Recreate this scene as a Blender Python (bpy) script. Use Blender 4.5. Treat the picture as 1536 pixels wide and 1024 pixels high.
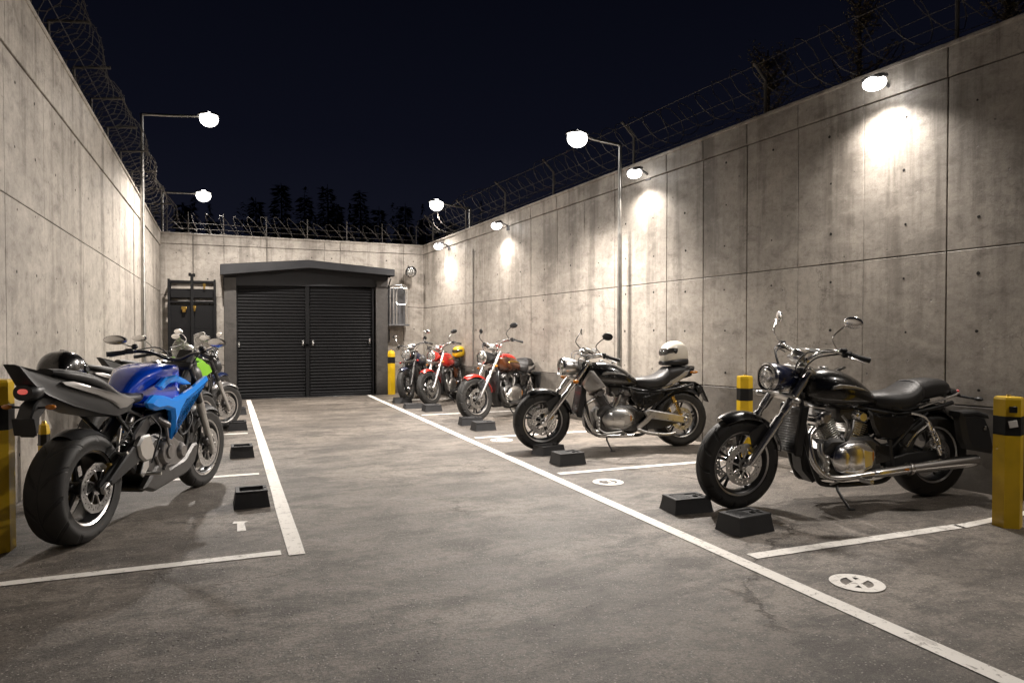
import bpy, math, random
from mathutils import Vector, Matrix
random.seed(7)
R = math.radians
S = bpy.context.scene
for o in list(bpy.data.objects): bpy.data.objects.remove(o)

# ---------------------------------------------------------------- camera, sky, exposure
cd = bpy.data.cameras.new('camera'); cam = bpy.data.objects.new('camera', cd)
S.collection.objects.link(cam); S.camera = cam
cd.sensor_width = 36; cd.lens = 1080/1536*36; cd.clip_end = 500; cd.clip_start = .05
cam.location = (0, 0, 1.3)
cam.rotation_euler = (R(90)-math.atan(20/1080), 0, -math.atan(440/1080))
S.view_settings.view_transform = 'Standard'; S.view_settings.look = 'None'
S.view_settings.exposure = 0.5; S.view_settings.gamma = 1
S.cycles.max_bounces = 6; S.cycles.diffuse_bounces = 3; S.cycles.glossy_bounces = 3
S.cycles.transmission_bounces = 4; S.cycles.transparent_max_bounces = 8
S.cycles.sample_clamp_indirect = 3.0

W = bpy.data.worlds.new('World'); S.world = W; W.use_nodes = True
nt = W.node_tree; nt.nodes.clear()
wo = nt.nodes.new('ShaderNodeOutputWorld'); bg = nt.nodes.new('ShaderNodeBackground')
tc = nt.nodes.new('ShaderNodeTexCoord'); sx = nt.nodes.new('ShaderNodeSeparateXYZ')
cr = nt.nodes.new('ShaderNodeValToRGB')
nt.links.new(tc.outputs['Generated'], sx.inputs[0]); nt.links.new(sx.outputs['Z'], cr.inputs[0])
nt.links.new(cr.outputs[0], bg.inputs[0]); nt.links.new(bg.outputs[0], wo.inputs[0])
e = cr.color_ramp.elements
e[0].position = 0.0; e[0].color = (.0062, .0070, .0128, 1)
e[1].position = .62; e[1].color = (.0005, .0007, .0017, 1)
m_ = cr.color_ramp.elements.new(.25); m_.color = (.0026, .0030, .0064, 1)
bg.inputs[1].default_value = 1.0

LAMP = (1.0, .925, .85)

# ---------------------------------------------------------------- materials
def mat(name):
    m = bpy.data.materials.new(name); m.use_nodes = True
    return m, m.node_tree, m.node_tree.nodes['Principled BSDF']
def simple(name, col, rough=.5, metal=0., coat=0., bump=0., bscale=60., var=0., spec=.5):
    m, t, b = mat(name)
    b.inputs['Base Color'].default_value = (*col, 1); b.inputs['Roughness'].default_value = rough
    b.inputs['Metallic'].default_value = metal; b.inputs['Coat Weight'].default_value = coat
    b.inputs['Coat Roughness'].default_value = .04; b.inputs['Specular IOR Level'].default_value = spec
    n = t.nodes.new('ShaderNodeTexNoise'); n.inputs['Scale'].default_value = bscale; n.inputs['Detail'].default_value = 5
    c = t.nodes.new('ShaderNodeTexCoord'); t.links.new(c.outputs['Object'], n.inputs['Vector'])
    if bump:
        bp = t.nodes.new('ShaderNodeBump'); bp.inputs['Strength'].default_value = bump; bp.inputs['Distance'].default_value = .004
        t.links.new(n.outputs['Fac'], bp.inputs['Height']); t.links.new(bp.outputs[0], b.inputs['Normal'])
    if var:
        n2 = t.nodes.new('ShaderNodeTexNoise'); n2.inputs['Scale'].default_value = bscale*.25; n2.inputs['Detail'].default_value = 6
        t.links.new(c.outputs['Object'], n2.inputs['Vector'])
        r = t.nodes.new('ShaderNodeMapRange'); r.inputs['From Min'].default_value = .3; r.inputs['From Max'].default_value = .7
        r.inputs['To Min'].default_value = 1-var; r.inputs['To Max'].default_value = 1+var*.5
        t.links.new(n2.outputs['Fac'], r.inputs['Value'])
        mx = t.nodes.new('ShaderNodeMix'); mx.data_type = 'RGBA'; mx.blend_type = 'MULTIPLY'; mx.inputs['Factor'].default_value = 1
        mx.inputs['A'].default_value = (*col, 1); t.links.new(r.outputs[0], mx.inputs['B']); t.links.new(mx.outputs['Result'], b.inputs['Base Color'])
        r2 = t.nodes.new('ShaderNodeMapRange'); r2.inputs['To Min'].default_value = max(0, rough-.12); r2.inputs['To Max'].default_value = min(1, rough+.15)
        t.links.new(n2.outputs['Fac'], r2.inputs['Value']); t.links.new(r2.outputs[0], b.inputs['Roughness'])
    return m

class NG:
    """small helper for node maths"""
    def __init__(s, t): s.t = t
    def n(s, kind, **kw):
        x = s.t.nodes.new(kind)
        for k, v in kw.items():
            if k in x.inputs: x.inputs[k].default_value = v
            else: setattr(x, k, v)
        return x
    def noise(s, vec, scale, detail=5, rough=.55, dist=0.):
        x = s.n('ShaderNodeTexNoise', Scale=scale, Detail=detail, Roughness=rough, Distortion=dist)
        s.t.links.new(vec, x.inputs['Vector']); return x.outputs['Fac']
    def map(s, vec, sc=(1, 1, 1), loc=(0, 0, 0)):
        x = s.n('ShaderNodeMapping'); x.inputs['Scale'].default_value = sc; x.inputs['Location'].default_value = loc
        s.t.links.new(vec, x.inputs['Vector']); return x.outputs[0]
    def rng(s, v, a, b, c=0., d=1., smooth=False):
        x = s.n('ShaderNodeMapRange'); x.interpolation_type = 'SMOOTHSTEP' if smooth else 'LINEAR'
        for k, q in (('From Min', a), ('From Max', b), ('To Min', c), ('To Max', d)): x.inputs[k].default_value = q
        s.t.links.new(v, x.inputs['Value']); return x.outputs[0]
    def mth(s, op, a, b=None, c=None):
        x = s.n('ShaderNodeMath', operation=op)
        for i, q in enumerate((a, b, c)):
            if q is None: continue
            if isinstance(q, (int, float)): x.inputs[i].default_value = q
            else: s.t.links.new(q, x.inputs[i])
        return x.outputs[0]
    def mix(s, f, a, b, blend='MIX'):
        x = s.n('ShaderNodeMix', data_type='RGBA', blend_type=blend)
        for k, q in (('Factor', f), ('A', a), ('B', b)):
            if isinstance(q, (int, float)): x.inputs[k].default_value = q
            elif isinstance(q, tuple): x.inputs[k].default_value = (*q, 1)
            else: s.t.links.new(q, x.inputs[k])
        return x.outputs['Result']

def concrete_wall(name, base, dark):
    m, t, b = mat(name); g = NG(t)
    oc = t.nodes.new('ShaderNodeTexCoord').outputs['Object']
    sp = g.n('ShaderNodeSeparateXYZ'); t.links.new(oc, sp.inputs[0]); z = sp.outputs['Z']
    big = g.noise(g.map(oc, (1, 1, 1.3)), .8, 7, .62, .3)
    streak = g.noise(g.map(oc, (2.4, 1, .16)), 1.6, 8, .66, .15)
    streak2 = g.noise(g.map(oc, (11, 1, .35), (3, 0, 1)), 1.0, 6, .65, .1)
    mott = g.noise(g.map(oc, (1, 1, 1.5)), 3.6, 9, .72, .35)
    mid = g.noise(oc, 14, 8, .75, .2)
    fine = g.noise(oc, 70, 6, .75)
    col = g.mix(g.rng(big, .32, .68, 0, 1, True), tuple(c*.74 for c in base), tuple(c*1.10 for c in base))
    # run-off stains hang from the capping joint and fade downwards
    drip = g.mth('MULTIPLY', g.rng(streak, .48, .64, 0, .80, True), g.rng(z, .3, 3.0, .30, 1))
    col = g.mix(drip, col, dark)
    col = g.mix(g.mth('MULTIPLY', g.rng(streak2, .52, .72, 0, .42, True), g.rng(z, 1.0, 3.2, .25, 1)), col, dark)
    col = g.mix(g.rng(mott, .30, .52, .55, 0, True), col, tuple(c*1.32 for c in base))
    col = g.mix(g.rng(mott, .51, .68, 0, .62, True), col, dark)
    col = g.mix(g.rng(mid, .48, .68, 0, .48), col, dark)
    col = g.mix(g.rng(fine, .45, .8, 0, .5), col, tuple(c*.45 for c in base))
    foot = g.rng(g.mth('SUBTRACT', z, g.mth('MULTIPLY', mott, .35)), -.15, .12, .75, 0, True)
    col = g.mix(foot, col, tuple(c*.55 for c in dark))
    # small blow holes in the cast surface
    vo = g.n('ShaderNodeTexVoronoi', Scale=9.); t.links.new(oc, vo.inputs['Vector'])
    hole = g.mth('MULTIPLY', g.rng(vo.outputs['Distance'], .05, .09, 1, 0), g.rng(mott, .50, .56, 0, 1))
    col = g.mix(g.mth('MULTIPLY', hole, .85), col, tuple(c*.15 for c in base))
    # fine crazing
    nn = g.n('ShaderNodeTexNoise', Scale=2.3, Detail=7., Roughness=.7); t.links.new(oc, nn.inputs['Vector'])
    sc = g.n('ShaderNodeVectorMath', operation='SCALE'); sc.inputs['Scale'].default_value = .55; t.links.new(nn.outputs['Color'], sc.inputs[0])
    wv = g.n('ShaderNodeVectorMath', operation='ADD'); t.links.new(oc, wv.inputs[0]); t.links.new(sc.outputs[0], wv.inputs[1])
    vc = g.n('ShaderNodeTexVoronoi', Scale=.8, feature='DISTANCE_TO_EDGE'); t.links.new(wv.outputs[0], vc.inputs['Vector'])
    crack = g.mth('MULTIPLY', g.rng(vc.outputs['Distance'], .0, .007, 1, 0), g.rng(big, .5, .58, 0, 1))
    col = g.mix(g.mth('MULTIPLY', crack, .55), col, tuple(c*.25 for c in base))
    t.links.new(col, b.inputs['Base Color'])
    t.links.new(g.rng(mott, .3, .7, .36, .62), b.inputs['Roughness'])
    h = g.mth('ADD', g.mth('MULTIPLY', mid, .6), g.mth('ADD', g.mth('MULTIPLY', fine, .3), g.mth('MULTIPLY', hole, -1.2)))
    bp = g.n('ShaderNodeBump', Strength=.55, Distance=.008); t.links.new(h, bp.inputs['Height']); t.links.new(bp.outputs[0], b.inputs['Normal'])
    return m

def floor_concrete(name):
    m, t, b = mat(name); g = NG(t)
    oc = t.nodes.new('ShaderNodeTexCoord').outputs['Object']
    base = (.226, .196, .166); dark = (.052, .044, .037)
    a = g.noise(g.map(oc, (.55, 1.0, 1)), .9, 8, .66, .35)
    c2 = g.noise(g.map(oc, (.8, 1.5, 1), (5, 3, 0)), 2.1, 9, .72, .3)
    c3 = g.noise(oc, 9, 9, .78, .2)
    fine = g.noise(oc, 70, 6, .8)
    vfine = g.noise(oc, 190, 3, .7)
    col = g.mix(g.rng(a, .38, .62, 0, 1, True), tuple(c*.58 for c in base), tuple(c*1.36 for c in base))
    col = g.mix(g.rng(c2, .46, .62, 0, .85, True), col, dark)
    col = g.mix(g.rng(c2, .28, .42, .5, 0, True), col, tuple(c*1.55 for c in base))
    col = g.mix(g.rng(c3, .47, .60, 0, .70, True), col, dark)
    c4 = g.noise(g.map(oc, (1, 1.4, 1), (2, 7, 0)), 27, 8, .8, .5)
    col = g.mix(g.rng(c4, .50, .62, 0, .58, True), col, dark)
    col = g.mix(g.rng(c4, .36, .44, .5, 0, True), col, tuple(c*1.7 for c in base))
    col = g.mix(g.rng(fine, .46, .64, 0, .85), col, tuple(c*.6 for c in dark))
    col = g.mix(g.rng(vfine, .32, .46, .75, 0), col, tuple(c*1.5 for c in base))
    vo = g.n('ShaderNodeTexVoronoi', Scale=48., Randomness=1.); t.links.new(oc, vo.inputs['Vector'])
    fl = g.mth('MULTIPLY', g.rng(vo.outputs['Distance'], .12, .24, 1, 0), g.rng(c3, .44, .52, 0, 1))
    col = g.mix(g.mth('MULTIPLY', fl, .8), col, (.50, .46, .41))
    vp = g.n('ShaderNodeTexVoronoi', Scale=17., Randomness=1.); t.links.new(oc, vp.inputs['Vector'])
    pit = g.mth('MULTIPLY', g.rng(vp.outputs['Distance'], .06, .12, 1, 0), g.rng(c2, .50, .58, 0, 1))
    col = g.mix(g.mth('MULTIPLY', pit, .8), col, (.03, .026, .022))
    vs_ = g.n('ShaderNodeTexVoronoi', Scale=.75, Randomness=1.); t.links.new(oc, vs_.inputs['Vector'])
    stain = g.rng(g.mth('ADD', vs_.outputs['Distance'], g.mth('MULTIPLY', c3, .28)), .20, .30, .55, 0, True)
    col = g.mix(stain, col, (.045, .038, .032))
    vc = g.n('ShaderNodeTexVoronoi', Scale=.42, feature='DISTANCE_TO_EDGE')
    wv = g.n('ShaderNodeVectorMath', operation='ADD'); t.links.new(oc, wv.inputs[0])
    nn = g.n('ShaderNodeTexNoise', Scale=1.7, Detail=8., Roughness=.7); t.links.new(oc, nn.inputs['Vector'])
    sc = g.n('ShaderNodeVectorMath', operation='SCALE'); sc.inputs['Scale'].default_value = .7; t.links.new(nn.outputs['Color'], sc.inputs[0]); t.links.new(sc.outputs[0], wv.inputs[1])
    t.links.new(wv.outputs[0], vc.inputs['Vector'])
    crack = g.mth('MULTIPLY', g.rng(vc.outputs['Distance'], .0, .006, 1, 0), g.rng(a, .5, .56, 0, 1))
    col = g.mix(g.mth('MULTIPLY', crack, .6), col, (.03, .026, .022))
    t.links.new(col, b.inputs['Base Color'])
    t.links.new(g.rng(c2, .3, .72, .36, .64), b.inputs['Roughness'])
    b.inputs['Specular IOR Level'].default_value = .45
    h = g.mth('ADD', g.mth('ADD', g.mth('MULTIPLY', c3, .5), g.mth('MULTIPLY', c4, -.8)), g.mth('SUBTRACT', g.mth('MULTIPLY', fine, .6), g.mth('ADD', g.mth('MULTIPLY', fl, -.25), g.mth('ADD', crack, pit))))
    bp = g.n('ShaderNodeBump', Strength=.8, Distance=.009); t.links.new(h, bp.inputs['Height']); t.links.new(bp.outputs[0], b.inputs['Normal'])
    return m

def road_paint(name):
    m, t, b = mat(name); g = NG(t)
    oc = t.nodes.new('ShaderNodeTexCoord').outputs['Object']
    n1 = g.noise(oc, 26, 8, .75, .6); n2 = g.noise(oc, 3, 5, .6)
    col = g.mix(g.rng(n2, .3, .7), (.74, .71, .66), (.84, .81, .76))
    col = g.mix(g.rng(n1, .55, .64, 0, .80), col, (.20, .175, .15))
    col = g.mix(g.rng(g.noise(oc, 5, 8, .7, .4), .56, .72, 0, .6, True), col, (.22, .19, .165))
    t.links.new(col, b.inputs['Base Color']); b.inputs['Roughness'].default_value = .55
    bp = g.n('ShaderNodeBump', Strength=.3, Distance=.004); t.links.new(n1, bp.inputs['Height']); t.links.new(bp.outputs[0], b.inputs['Normal'])
    return m

def tyre_mat(name, n, twist):
    m, t, b = mat(name); g = NG(t)
    oc = t.nodes.new('ShaderNodeTexCoord').outputs['Object']
    s = g.n('ShaderNodeSeparateXYZ'); t.links.new(oc, s.inputs[0]); X, Y, Z = s.outputs
    ang = g.mth('ARCTAN2', Z, X); ay = g.mth('ABSOLUTE', Y)
    ph = g.mth('ADD', g.mth('MULTIPLY', ang, n), g.mth('MULTIPLY', ay, twist))
    gr = g.rng(g.mth('SINE', ph), .80, .93, 0, 1)
    rad = g.mth('SQRT', g.mth('ADD', g.mth('MULTIPLY', X, X), g.mth('MULTIPLY', Z, Z)))
    gr = g.mth('MULTIPLY', gr, g.rng(rad, .275, .29, 0, 1))
    gr = g.mth('MULTIPLY', gr, g.rng(ay, .008, .02, 0, 1))
    gr = g.mth('MAXIMUM', gr, g.rng(ay, .003, .005, 1, 0))
    fn = g.noise(oc, 80, 4, .6)
    col = g.mix(gr, (.019, .018, .017), (.006, .006, .006))
    col = g.mix(g.rng(g.noise(oc, 9, 5), .45, .75, 0, .5), col, (.04, .036, .032))
    t.links.new(col, b.inputs['Base Color']); b.inputs['Roughness'].default_value = .62
    h = g.mth('SUBTRACT', g.mth('MULTIPLY', fn, .12), gr)
    bp = g.n('ShaderNodeBump', Strength=.8, Distance=.005); t.links.new(h, bp.inputs['Height']); t.links.new(bp.outputs[0], b.inputs['Normal'])
    return m

M = {}
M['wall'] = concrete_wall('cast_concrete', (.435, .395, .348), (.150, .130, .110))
M['wall_low'] = concrete_wall('darker_concrete', (.215, .195, .172), (.10, .088, .077))  # darker concrete tone for the lowest row of panels
M['gap'] = simple('dark_joint', (.045, .039, .033), .9, bump=.3)  # dark colour of the wall core between the panels
M['hole'] = simple('tie_hole', (.022, .019, .017), .9)
M['floor'] = floor_concrete('trowelled_concrete')
M['soil'] = simple('dark_soil', (.03, .027, .022), .95, bump=.6, bscale=4, var=.4)
M['paint_line'] = road_paint('line_paint')
M['chrome'] = simple('chrome', (.92, .91, .90), .21, 1., var=.0)
M['steel'] = simple('brushed_steel', (.62, .61, .60), .30, 1., bump=.05, bscale=90, var=.12)
M['fork'] = simple('polished_fork_steel', (.86, .85, .83), .27, 1.)
M['castalu'] = simple('cast_aluminium', (.66, .65, .63), .30, 1., bump=.04, bscale=60, var=.08)
M['darkmetal'] = simple('dark_cast_metal', (.12, .117, .115), .38, .85, bump=.10, bscale=150, var=.2)
M['blackmetal'] = simple('black_coated_metal', (.013, .013, .014), .33, 0, coat=.25, bump=.05, bscale=120, var=.15)
M['gunmetal'] = simple('gunmetal', (.26, .25, .245), .34, .9, bump=.05, bscale=130, var=.15)
M['black'] = simple('black_lacquer', (.0055, .0052, .0052), .22, 0, coat=1., var=.1)
M['satin'] = simple('satin_black_plastic', (.016, .016, .017), .42, 0, bump=.1, bscale=300)
M['navy'] = simple('navy_lacquer', (.006, .012, .045), .25, .2, coat=1.)
M['blue'] = simple('metallic_blue_lacquer', (.002, .060, .60), .22, 0, coat=1.)
M['bluelight'] = simple('light_metallic_blue', (.015, .30, 1.0), .25, 0, coat=1.)
M['red'] = simple('red_lacquer', (.60, .022, .012), .26, .1, coat=1.)
M['copper'] = simple('dark_amber_lacquer', (.10, .028, .007), .26, .2, coat=1.)
M['lime'] = simple('lime_green_lacquer', (.20, .50, .018), .3, 0, coat=1.)
M['cream'] = simple('cream_lacquer', (.72, .67, .58), .3, 0, coat=.8)
M['silver'] = simple('silver_lacquer', (.50, .48, .46), .32, .6, coat=.6)
M['steelgrey'] = simple('grey_lacquer', (.26, .25, .24), .35, .4, coat=.5)
M['leather'] = simple('black_leather', (.020, .019, .019), .45, 0, bump=.45, bscale=220, var=.15)
M['rubber'] = simple('moulded_rubber', (.024, .024, .026), .6, 0, bump=.35, bscale=90, var=.3)
M['tyre'] = tyre_mat('tyre_rubber', 15, 55)
M['tyre_wide'] = tyre_mat('wide_tyre_rubber', 11, 42)
M['yellow'] = simple('yellow_enamel', (.66, .42, .008), .42, 0, coat=.2, bump=.15, bscale=25, var=.16)
M['blackband'] = simple('black_enamel_band', (.008, .008, .008), .4, 0, bump=.1)
M['lamp_metal'] = simple('galvanised_pole', (.36, .35, .33), .34, .9, bump=.05, bscale=50, var=.2)
M['wire'] = simple('galvanised_wire', (.10, .09, .08), .6, .2)
M['doorblack'] = simple('charcoal_powder_coat', (.0055, .0055, .0062), .55, 0, bump=.06, bscale=140, var=.15, spec=.18)
M['fascia'] = simple('charcoal_sheet_metal', (.012, .0125, .015), .5, 0, bump=.06, bscale=20, var=.12)
M['jamb'] = concrete_wall('grey_render', (.060, .055, .051), (.022, .020, .018))
M['frame_grey'] = simple('grey_steel_frame', (.12, .12, .125), .4, .4, bump=.1, var=.15)
M['amber'] = simple('amber_plastic', (.52, .17, .01), .25, 0, coat=.6)
M['redlens'] = simple('red_tail_lens', (.45, .012, .010), .2, 0, coat=.8)
M['brass'] = simple('brass', (.55, .36, .10), .3, 1.)
M['label'] = simple('white_sticker', (.72, .70, .66), .5)
M['bark'] = simple('bark', (.06, .045, .032), .9, 0, bump=.6, bscale=20)
M['needles'] = simple('conifer_foliage', (.022, .034, .018), .8, 0, var=.4, bscale=8)
M['leaves'] = simple('dry_foliage', (.34, .27, .14), .75, 0, var=.4, bscale=8)
def glass(name, col, rough=.03, alpha=None):
    m, t, b = mat(name); b.inputs['Base Color'].default_value = (*col, 1); b.inputs['Roughness'].default_value = rough
    b.inputs['Transmission Weight'].default_value = 1. if alpha is None else .0
    b.inputs['IOR'].default_value = 1.3
    if alpha is not None: b.inputs['Alpha'].default_value = alpha; b.inputs['Coat Weight'].default_value = 1
    return m
M['screen'] = glass('clear_screen', (.55, .52, .48), .05, .35)
M['smoke'] = glass('smoked_screen', (.02, .02, .022), .06, .82)
def lens_mat(name):
    m, t, b = mat(name); g = NG(t)
    oc = t.nodes.new('ShaderNodeTexCoord').outputs['Object']
    n1 = g.noise(oc, 28, 3, .5, 1.5)
    t.links.new(g.mix(g.rng(n1, .35, .65), (.16, .16, .17), (.80, .79, .76)), b.inputs['Base Color'])
    b.inputs['Metallic'].default_value = .75; b.inputs['Roughness'].default_value = .16; b.inputs['Coat Weight'].default_value = 1
    w = g.n('ShaderNodeTexWave', Scale=30., Distortion=2.); t.links.new(oc, w.inputs['Vector'])
    bp = g.n('ShaderNodeBump', Strength=.5, Distance=.004); t.links.new(w.outputs['Fac'], bp.inputs['Height']); t.links.new(bp.outputs[0], b.inputs['Normal'])
    return m
M['lens'] = lens_mat('headlamp_reflector')
def emit(name, col, s):
    m, t, b = mat(name); b.inputs['Emission Color'].default_value = (*col, 1); b.inputs['Emission Strength'].default_value = s
    b.inputs['Base Color'].default_value = (.8, .8, .8, 1); return m
M['glow'] = emit('lamp_diffuser', (1, .965, .92), 9)
M['taillit'] = emit('lit_tail_lamp', (1, .03, .015), .30)

# ---------------------------------------------------------------- mesh helpers
def cat_rom(P, sub):
    P = [Vector(p) for p in P]
    if len(P) < 3 or sub <= 1: return P
    out = []
    for i in range(len(P)-1):
        a = P[i-1] if i else P[0]*2-P[1]; b = P[i]; c = P[i+1]; d = P[i+2] if i+2 < len(P) else P[-1]*2-P[-2]
        for k in range(sub):
            t = k/sub
            out.append(.5*((2*b)+(c-a)*t+(2*a-5*b+4*c-d)*t*t+(3*b-a-3*c+d)*t**3))
    out.append(P[-1]); return out

class MB:
    def __init__(s): s.v = []; s.f = []; s.mi = []; s.cur = 0
    def m(s, i): s.cur = i; return s
    def add(s, vs, fs):
        b = len(s.v); s.v += [tuple(v) for v in vs]
        for f in fs: s.f.append([b+i for i in f]); s.mi.append(s.cur)
        return s
    def rings(s, rings, cap=True, closed=False):
        n = len(rings[0]); vs = [p for r in rings for p in r]; fs = []
        L = len(rings); rng = L if closed else L-1
        for i in range(rng):
            j = (i+1) % L
            for k in range(n):
                l = (k+1) % n; fs.append([i*n+k, i*n+l, j*n+l, j*n+k])
        if cap and not closed: fs.append(list(range(n))[::-1]); fs.append([(L-1)*n+k for k in range(n)])
        return s.add(vs, fs)
    def tube(s, P, r, n=10, sub=5, cap=True):
        rr = list(r) if isinstance(r, (list, tuple)) else [r]*len(P)
        Q = cat_rom([(p[0], p[1], p[2]) for p in P], sub)
        if len(Q) != len(P):
            RR = []
            for i in range(len(P)-1):
                for k in range(sub): RR.append(rr[i]+(rr[i+1]-rr[i])*k/sub)
            RR.append(rr[-1])
        else: RR = rr
        rings = []; up = None
        for i, p in enumerate(Q):
            t = (Q[min(i+1, len(Q)-1)]-Q[max(i-1, 0)])
            if t.length < 1e-9: t = Vector((0, 0, 1))
            t.normalize()
            if up is None:
                up = Vector((0, 0, 1)) if abs(t.z) < .9 else Vector((1, 0, 0))
            u = up-t*up.dot(t)
            if u.length < 1e-6: u = t.orthogonal()
            u.normalize(); w = t.cross(u); up = u
            rings.append([p+(u*math.cos(2*math.pi*k/n)+w*math.sin(2*math.pi*k/n))*RR[i] for k in range(n)])
        return s.rings(rings, cap)
    def box(s, c, d, rot=None, bev=None):
        """chamfered box"""
        x, y, z = d[0]/2, d[1]/2, d[2]/2
        b = min(x, y, z)*.35 if bev is None else bev
        b = min(b, x*.95, y*.95, z*.95)
        c = Vector(c)
        def tr(p):
            p = Vector(p)
            if rot is not None: p = rot @ p
            return p+c
        if b <= 1e-6:
            vs = [(i*x, j*y, k*z) for k in (-1, 1) for j in (-1, 1) for i in (-1, 1)]
            return s.add([tr(p) for p in vs], [[0, 2, 3, 1], [4, 5, 7, 6], [0, 1, 5, 4], [2, 6, 7, 3], [0, 4, 6, 2], [1, 3, 7, 5]])
        vs = []; idx = {}
        for sx_ in (-1, 1):
            for sy in (-1, 1):
                for sz in (-1, 1):
                    for ax in range(3):
                        p = [sx_*(x-b), sy*(y-b), sz*(z-b)]
                        p[ax] = (sx_*x, sy*y, sz*z)[ax]
                        idx[(sx_, sy, sz, ax)] = len(vs); vs.append(tr(p))
        F = []
        I = lambda a, b_, c_, ax: idx[(a, b_, c_, ax)]
        for q in (-1, 1):
            F.append([I(q, -1, -1, 0), I(q, 1, -1, 0), I(q, 1, 1, 0), I(q, -1, 1, 0)][::q])
            F.append([I(-1, q, -1, 1), I(1, q, -1, 1), I(1, q, 1, 1), I(-1, q, 1, 1)][::-q])
            F.append([I(-1, -1, q, 2), I(1, -1, q, 2), I(1, 1, q, 2), I(-1, 1, q, 2)][::q])
        for a in (-1, 1):
            for b_ in (-1, 1):
                F.append([I(a, b_, -1, 0), I(a, b_, 1, 0), I(a, b_, 1, 1), I(a, b_, -1, 1)][::-a*b_])
                F.append([I(a, -1, b_, 0), I(a, 1, b_, 0), I(a, 1, b_, 2), I(a, -1, b_, 2)][::a*b_])
                F.append([I(-1, a, b_, 1), I(1, a, b_, 1), I(1, a, b_, 2), I(-1, a, b_, 2)][::-a*b_])
                for c_ in (-1, 1): F.append([I(a, b_, c_, 0), I(a, b_, c_, 1), I(a, b_, c_, 2)][::a*b_*c_])
        return s.add(vs, F)
    def lathe(s, prof, o=(0, 0, 0), axis='y', n=40, rot=None, closed=False):
        """prof: (radius, along-axis)"""
        rings = []
        for k in range(n):
            a = 2*math.pi*k/n; ring = []
            for r, h in prof:
                ca, sa = r*math.cos(a), r*math.sin(a)
                p = {'y': (ca, h, sa), 'x': (h, ca, sa), 'z': (ca, sa, h)}[axis]
                p = Vector(p)
                if rot is not None: p = rot @ p
                ring.append(p+Vector(o))
            rings.append(ring)
        m = len(prof); vs = [p for r in rings for p in r]; fs = []
        for i in range(n):
            j = (i+1) % n
            for k in range(m if closed else m-1):
                l = (k+1) % m; fs.append([i*m+k, j*m+k, j*m+l, i*m+l])
        return s.add(vs, fs)
    def prism(s, poly, y0, y1, bev=.006, plane='xz', rot=None, off=(0, 0, 0)):
        """polygon outline (x,z) extruded from y0 to y1 with chamfered faces"""
        A = sum(poly[i][0]*poly[(i+1) % len(poly)][1]-poly[(i+1) % len(poly)][0]*poly[i][1] for i in range(len(poly)))
        if A < 0: poly = poly[::-1]
        n = len(poly); ins = []
        for i in range(n):
            a, b, c = Vector(poly[i-1]), Vector(poly[i]), Vector(poly[(i+1) % n])
            d1 = (b-a).normalized(); d2 = (c-b).normalized()
            n1 = Vector((-d1.y, d1.x)); n2 = Vector((-d2.y, d2.x)); nn = (n1+n2)
            if nn.length < 1e-6: nn = n1
            nn.normalize(); ins.append(b+nn*bev/max(.5, nn.dot(n1)))
        sg = 1 if y1 > y0 else -1
        def P(q, y):
            p = Vector({'xz': (q[0], y, q[1]), 'xy': (q[0], q[1], y), 'yz': (y, q[0], q[1])}[plane])
            if rot is not None: p = rot @ p
            return p+Vector(off)
        rg = [[P(q, y0) for q in ins], [P(q, y0+sg*bev) for q in poly], [P(q, y1-sg*bev) for q in poly], [P(q, y1) for q in ins]]
        return s.rings(rg, True)
    def loft(s, st, sub=5, n=20, cap=True, axis='x'):
        """st: (x, zbot, ztop, halfwidth, exponent[, y]) superellipse stations along x"""
        st = [tuple(q)+((0.,) if len(q) == 5 else ()) for q in st]
        Q = []
        A = cat_rom([(q[0], q[1], q[2]) for q in st], sub); B = cat_rom([(q[3], q[4], q[5]) for q in st], sub)
        rings = []
        for a, b in zip(A, B):
            x, z0, z1 = a; w, e, y = b; w = max(w, .001); zc = (z0+z1)/2; h = max((z1-z0)/2, .001); ring = []
            for k in range(n):
                th = 2*math.pi*k/n; c_, s_ = math.cos(th), math.sin(th)
                yy = w*math.copysign(abs(c_)**(2/e), c_); zz = h*math.copysign(abs(s_)**(2/e), s_)
                ring.append((x, y+yy, zc+zz) if axis == 'x' else (y+yy, x, zc+zz) if axis == 'y' else (y+yy, zc+zz, x))
            rings.append(ring)
        return s.rings(rings, cap)
    def slab(s, poly, levels, wf):
        """side outline (x,z) given thickness: levels are (fraction of half width, shrink towards the middle)"""
        cx = sum(p[0] for p in poly)/len(poly); cz = sum(p[1] for p in poly)/len(poly); rg = []
        for q, k in [(-q, k) for q, k in levels[::-1]]+list(levels):
            rg.append([(cx+(p[0]-cx)*(1-k), q*wf(p[0]), cz+(p[1]-cz)*(1-k)) for p in poly])
        return s.rings(rg, True)
    def ell(s, c, r, n=20, m=12, rot=None):
        rings = []
        for i in range(m+1):
            ph = math.pi*i/m; pr = max(math.sin(ph), .002)
            ring = []
            for k in range(n):
                th = 2*math.pi*k/n
                p = Vector((r[0]*pr*math.cos(th), r[1]*pr*math.sin(th), -r[2]*math.cos(ph)))
                if rot is not None: p = rot @ p
                ring.append(p+Vector(c))
            rings.append(ring)
        return s.rings(rings, True)
    def build(s, name, mats, parent=None, ang=38, flat=False, loc=None):
        me = bpy.data.meshes.new(name); me.from_pydata(s.v, [], s.f); me.validate()
        if not isinstance(mats, (list, tuple)): mats = [mats]
        for q in mats: me.materials.append(M[q] if isinstance(q, str) else q)
        if len(me.polygons) == len(s.mi): me.polygons.foreach_set('material_index', s.mi)
        import bmesh
        bm = bmesh.new(); bm.from_mesh(me); bmesh.ops.recalc_face_normals(bm, faces=bm.faces); bm.to_mesh(me); bm.free()
        if not flat:
            me.polygons.foreach_set('use_smooth', [True]*len(me.polygons)); me.set_sharp_from_angle(angle=R(ang))
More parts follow.
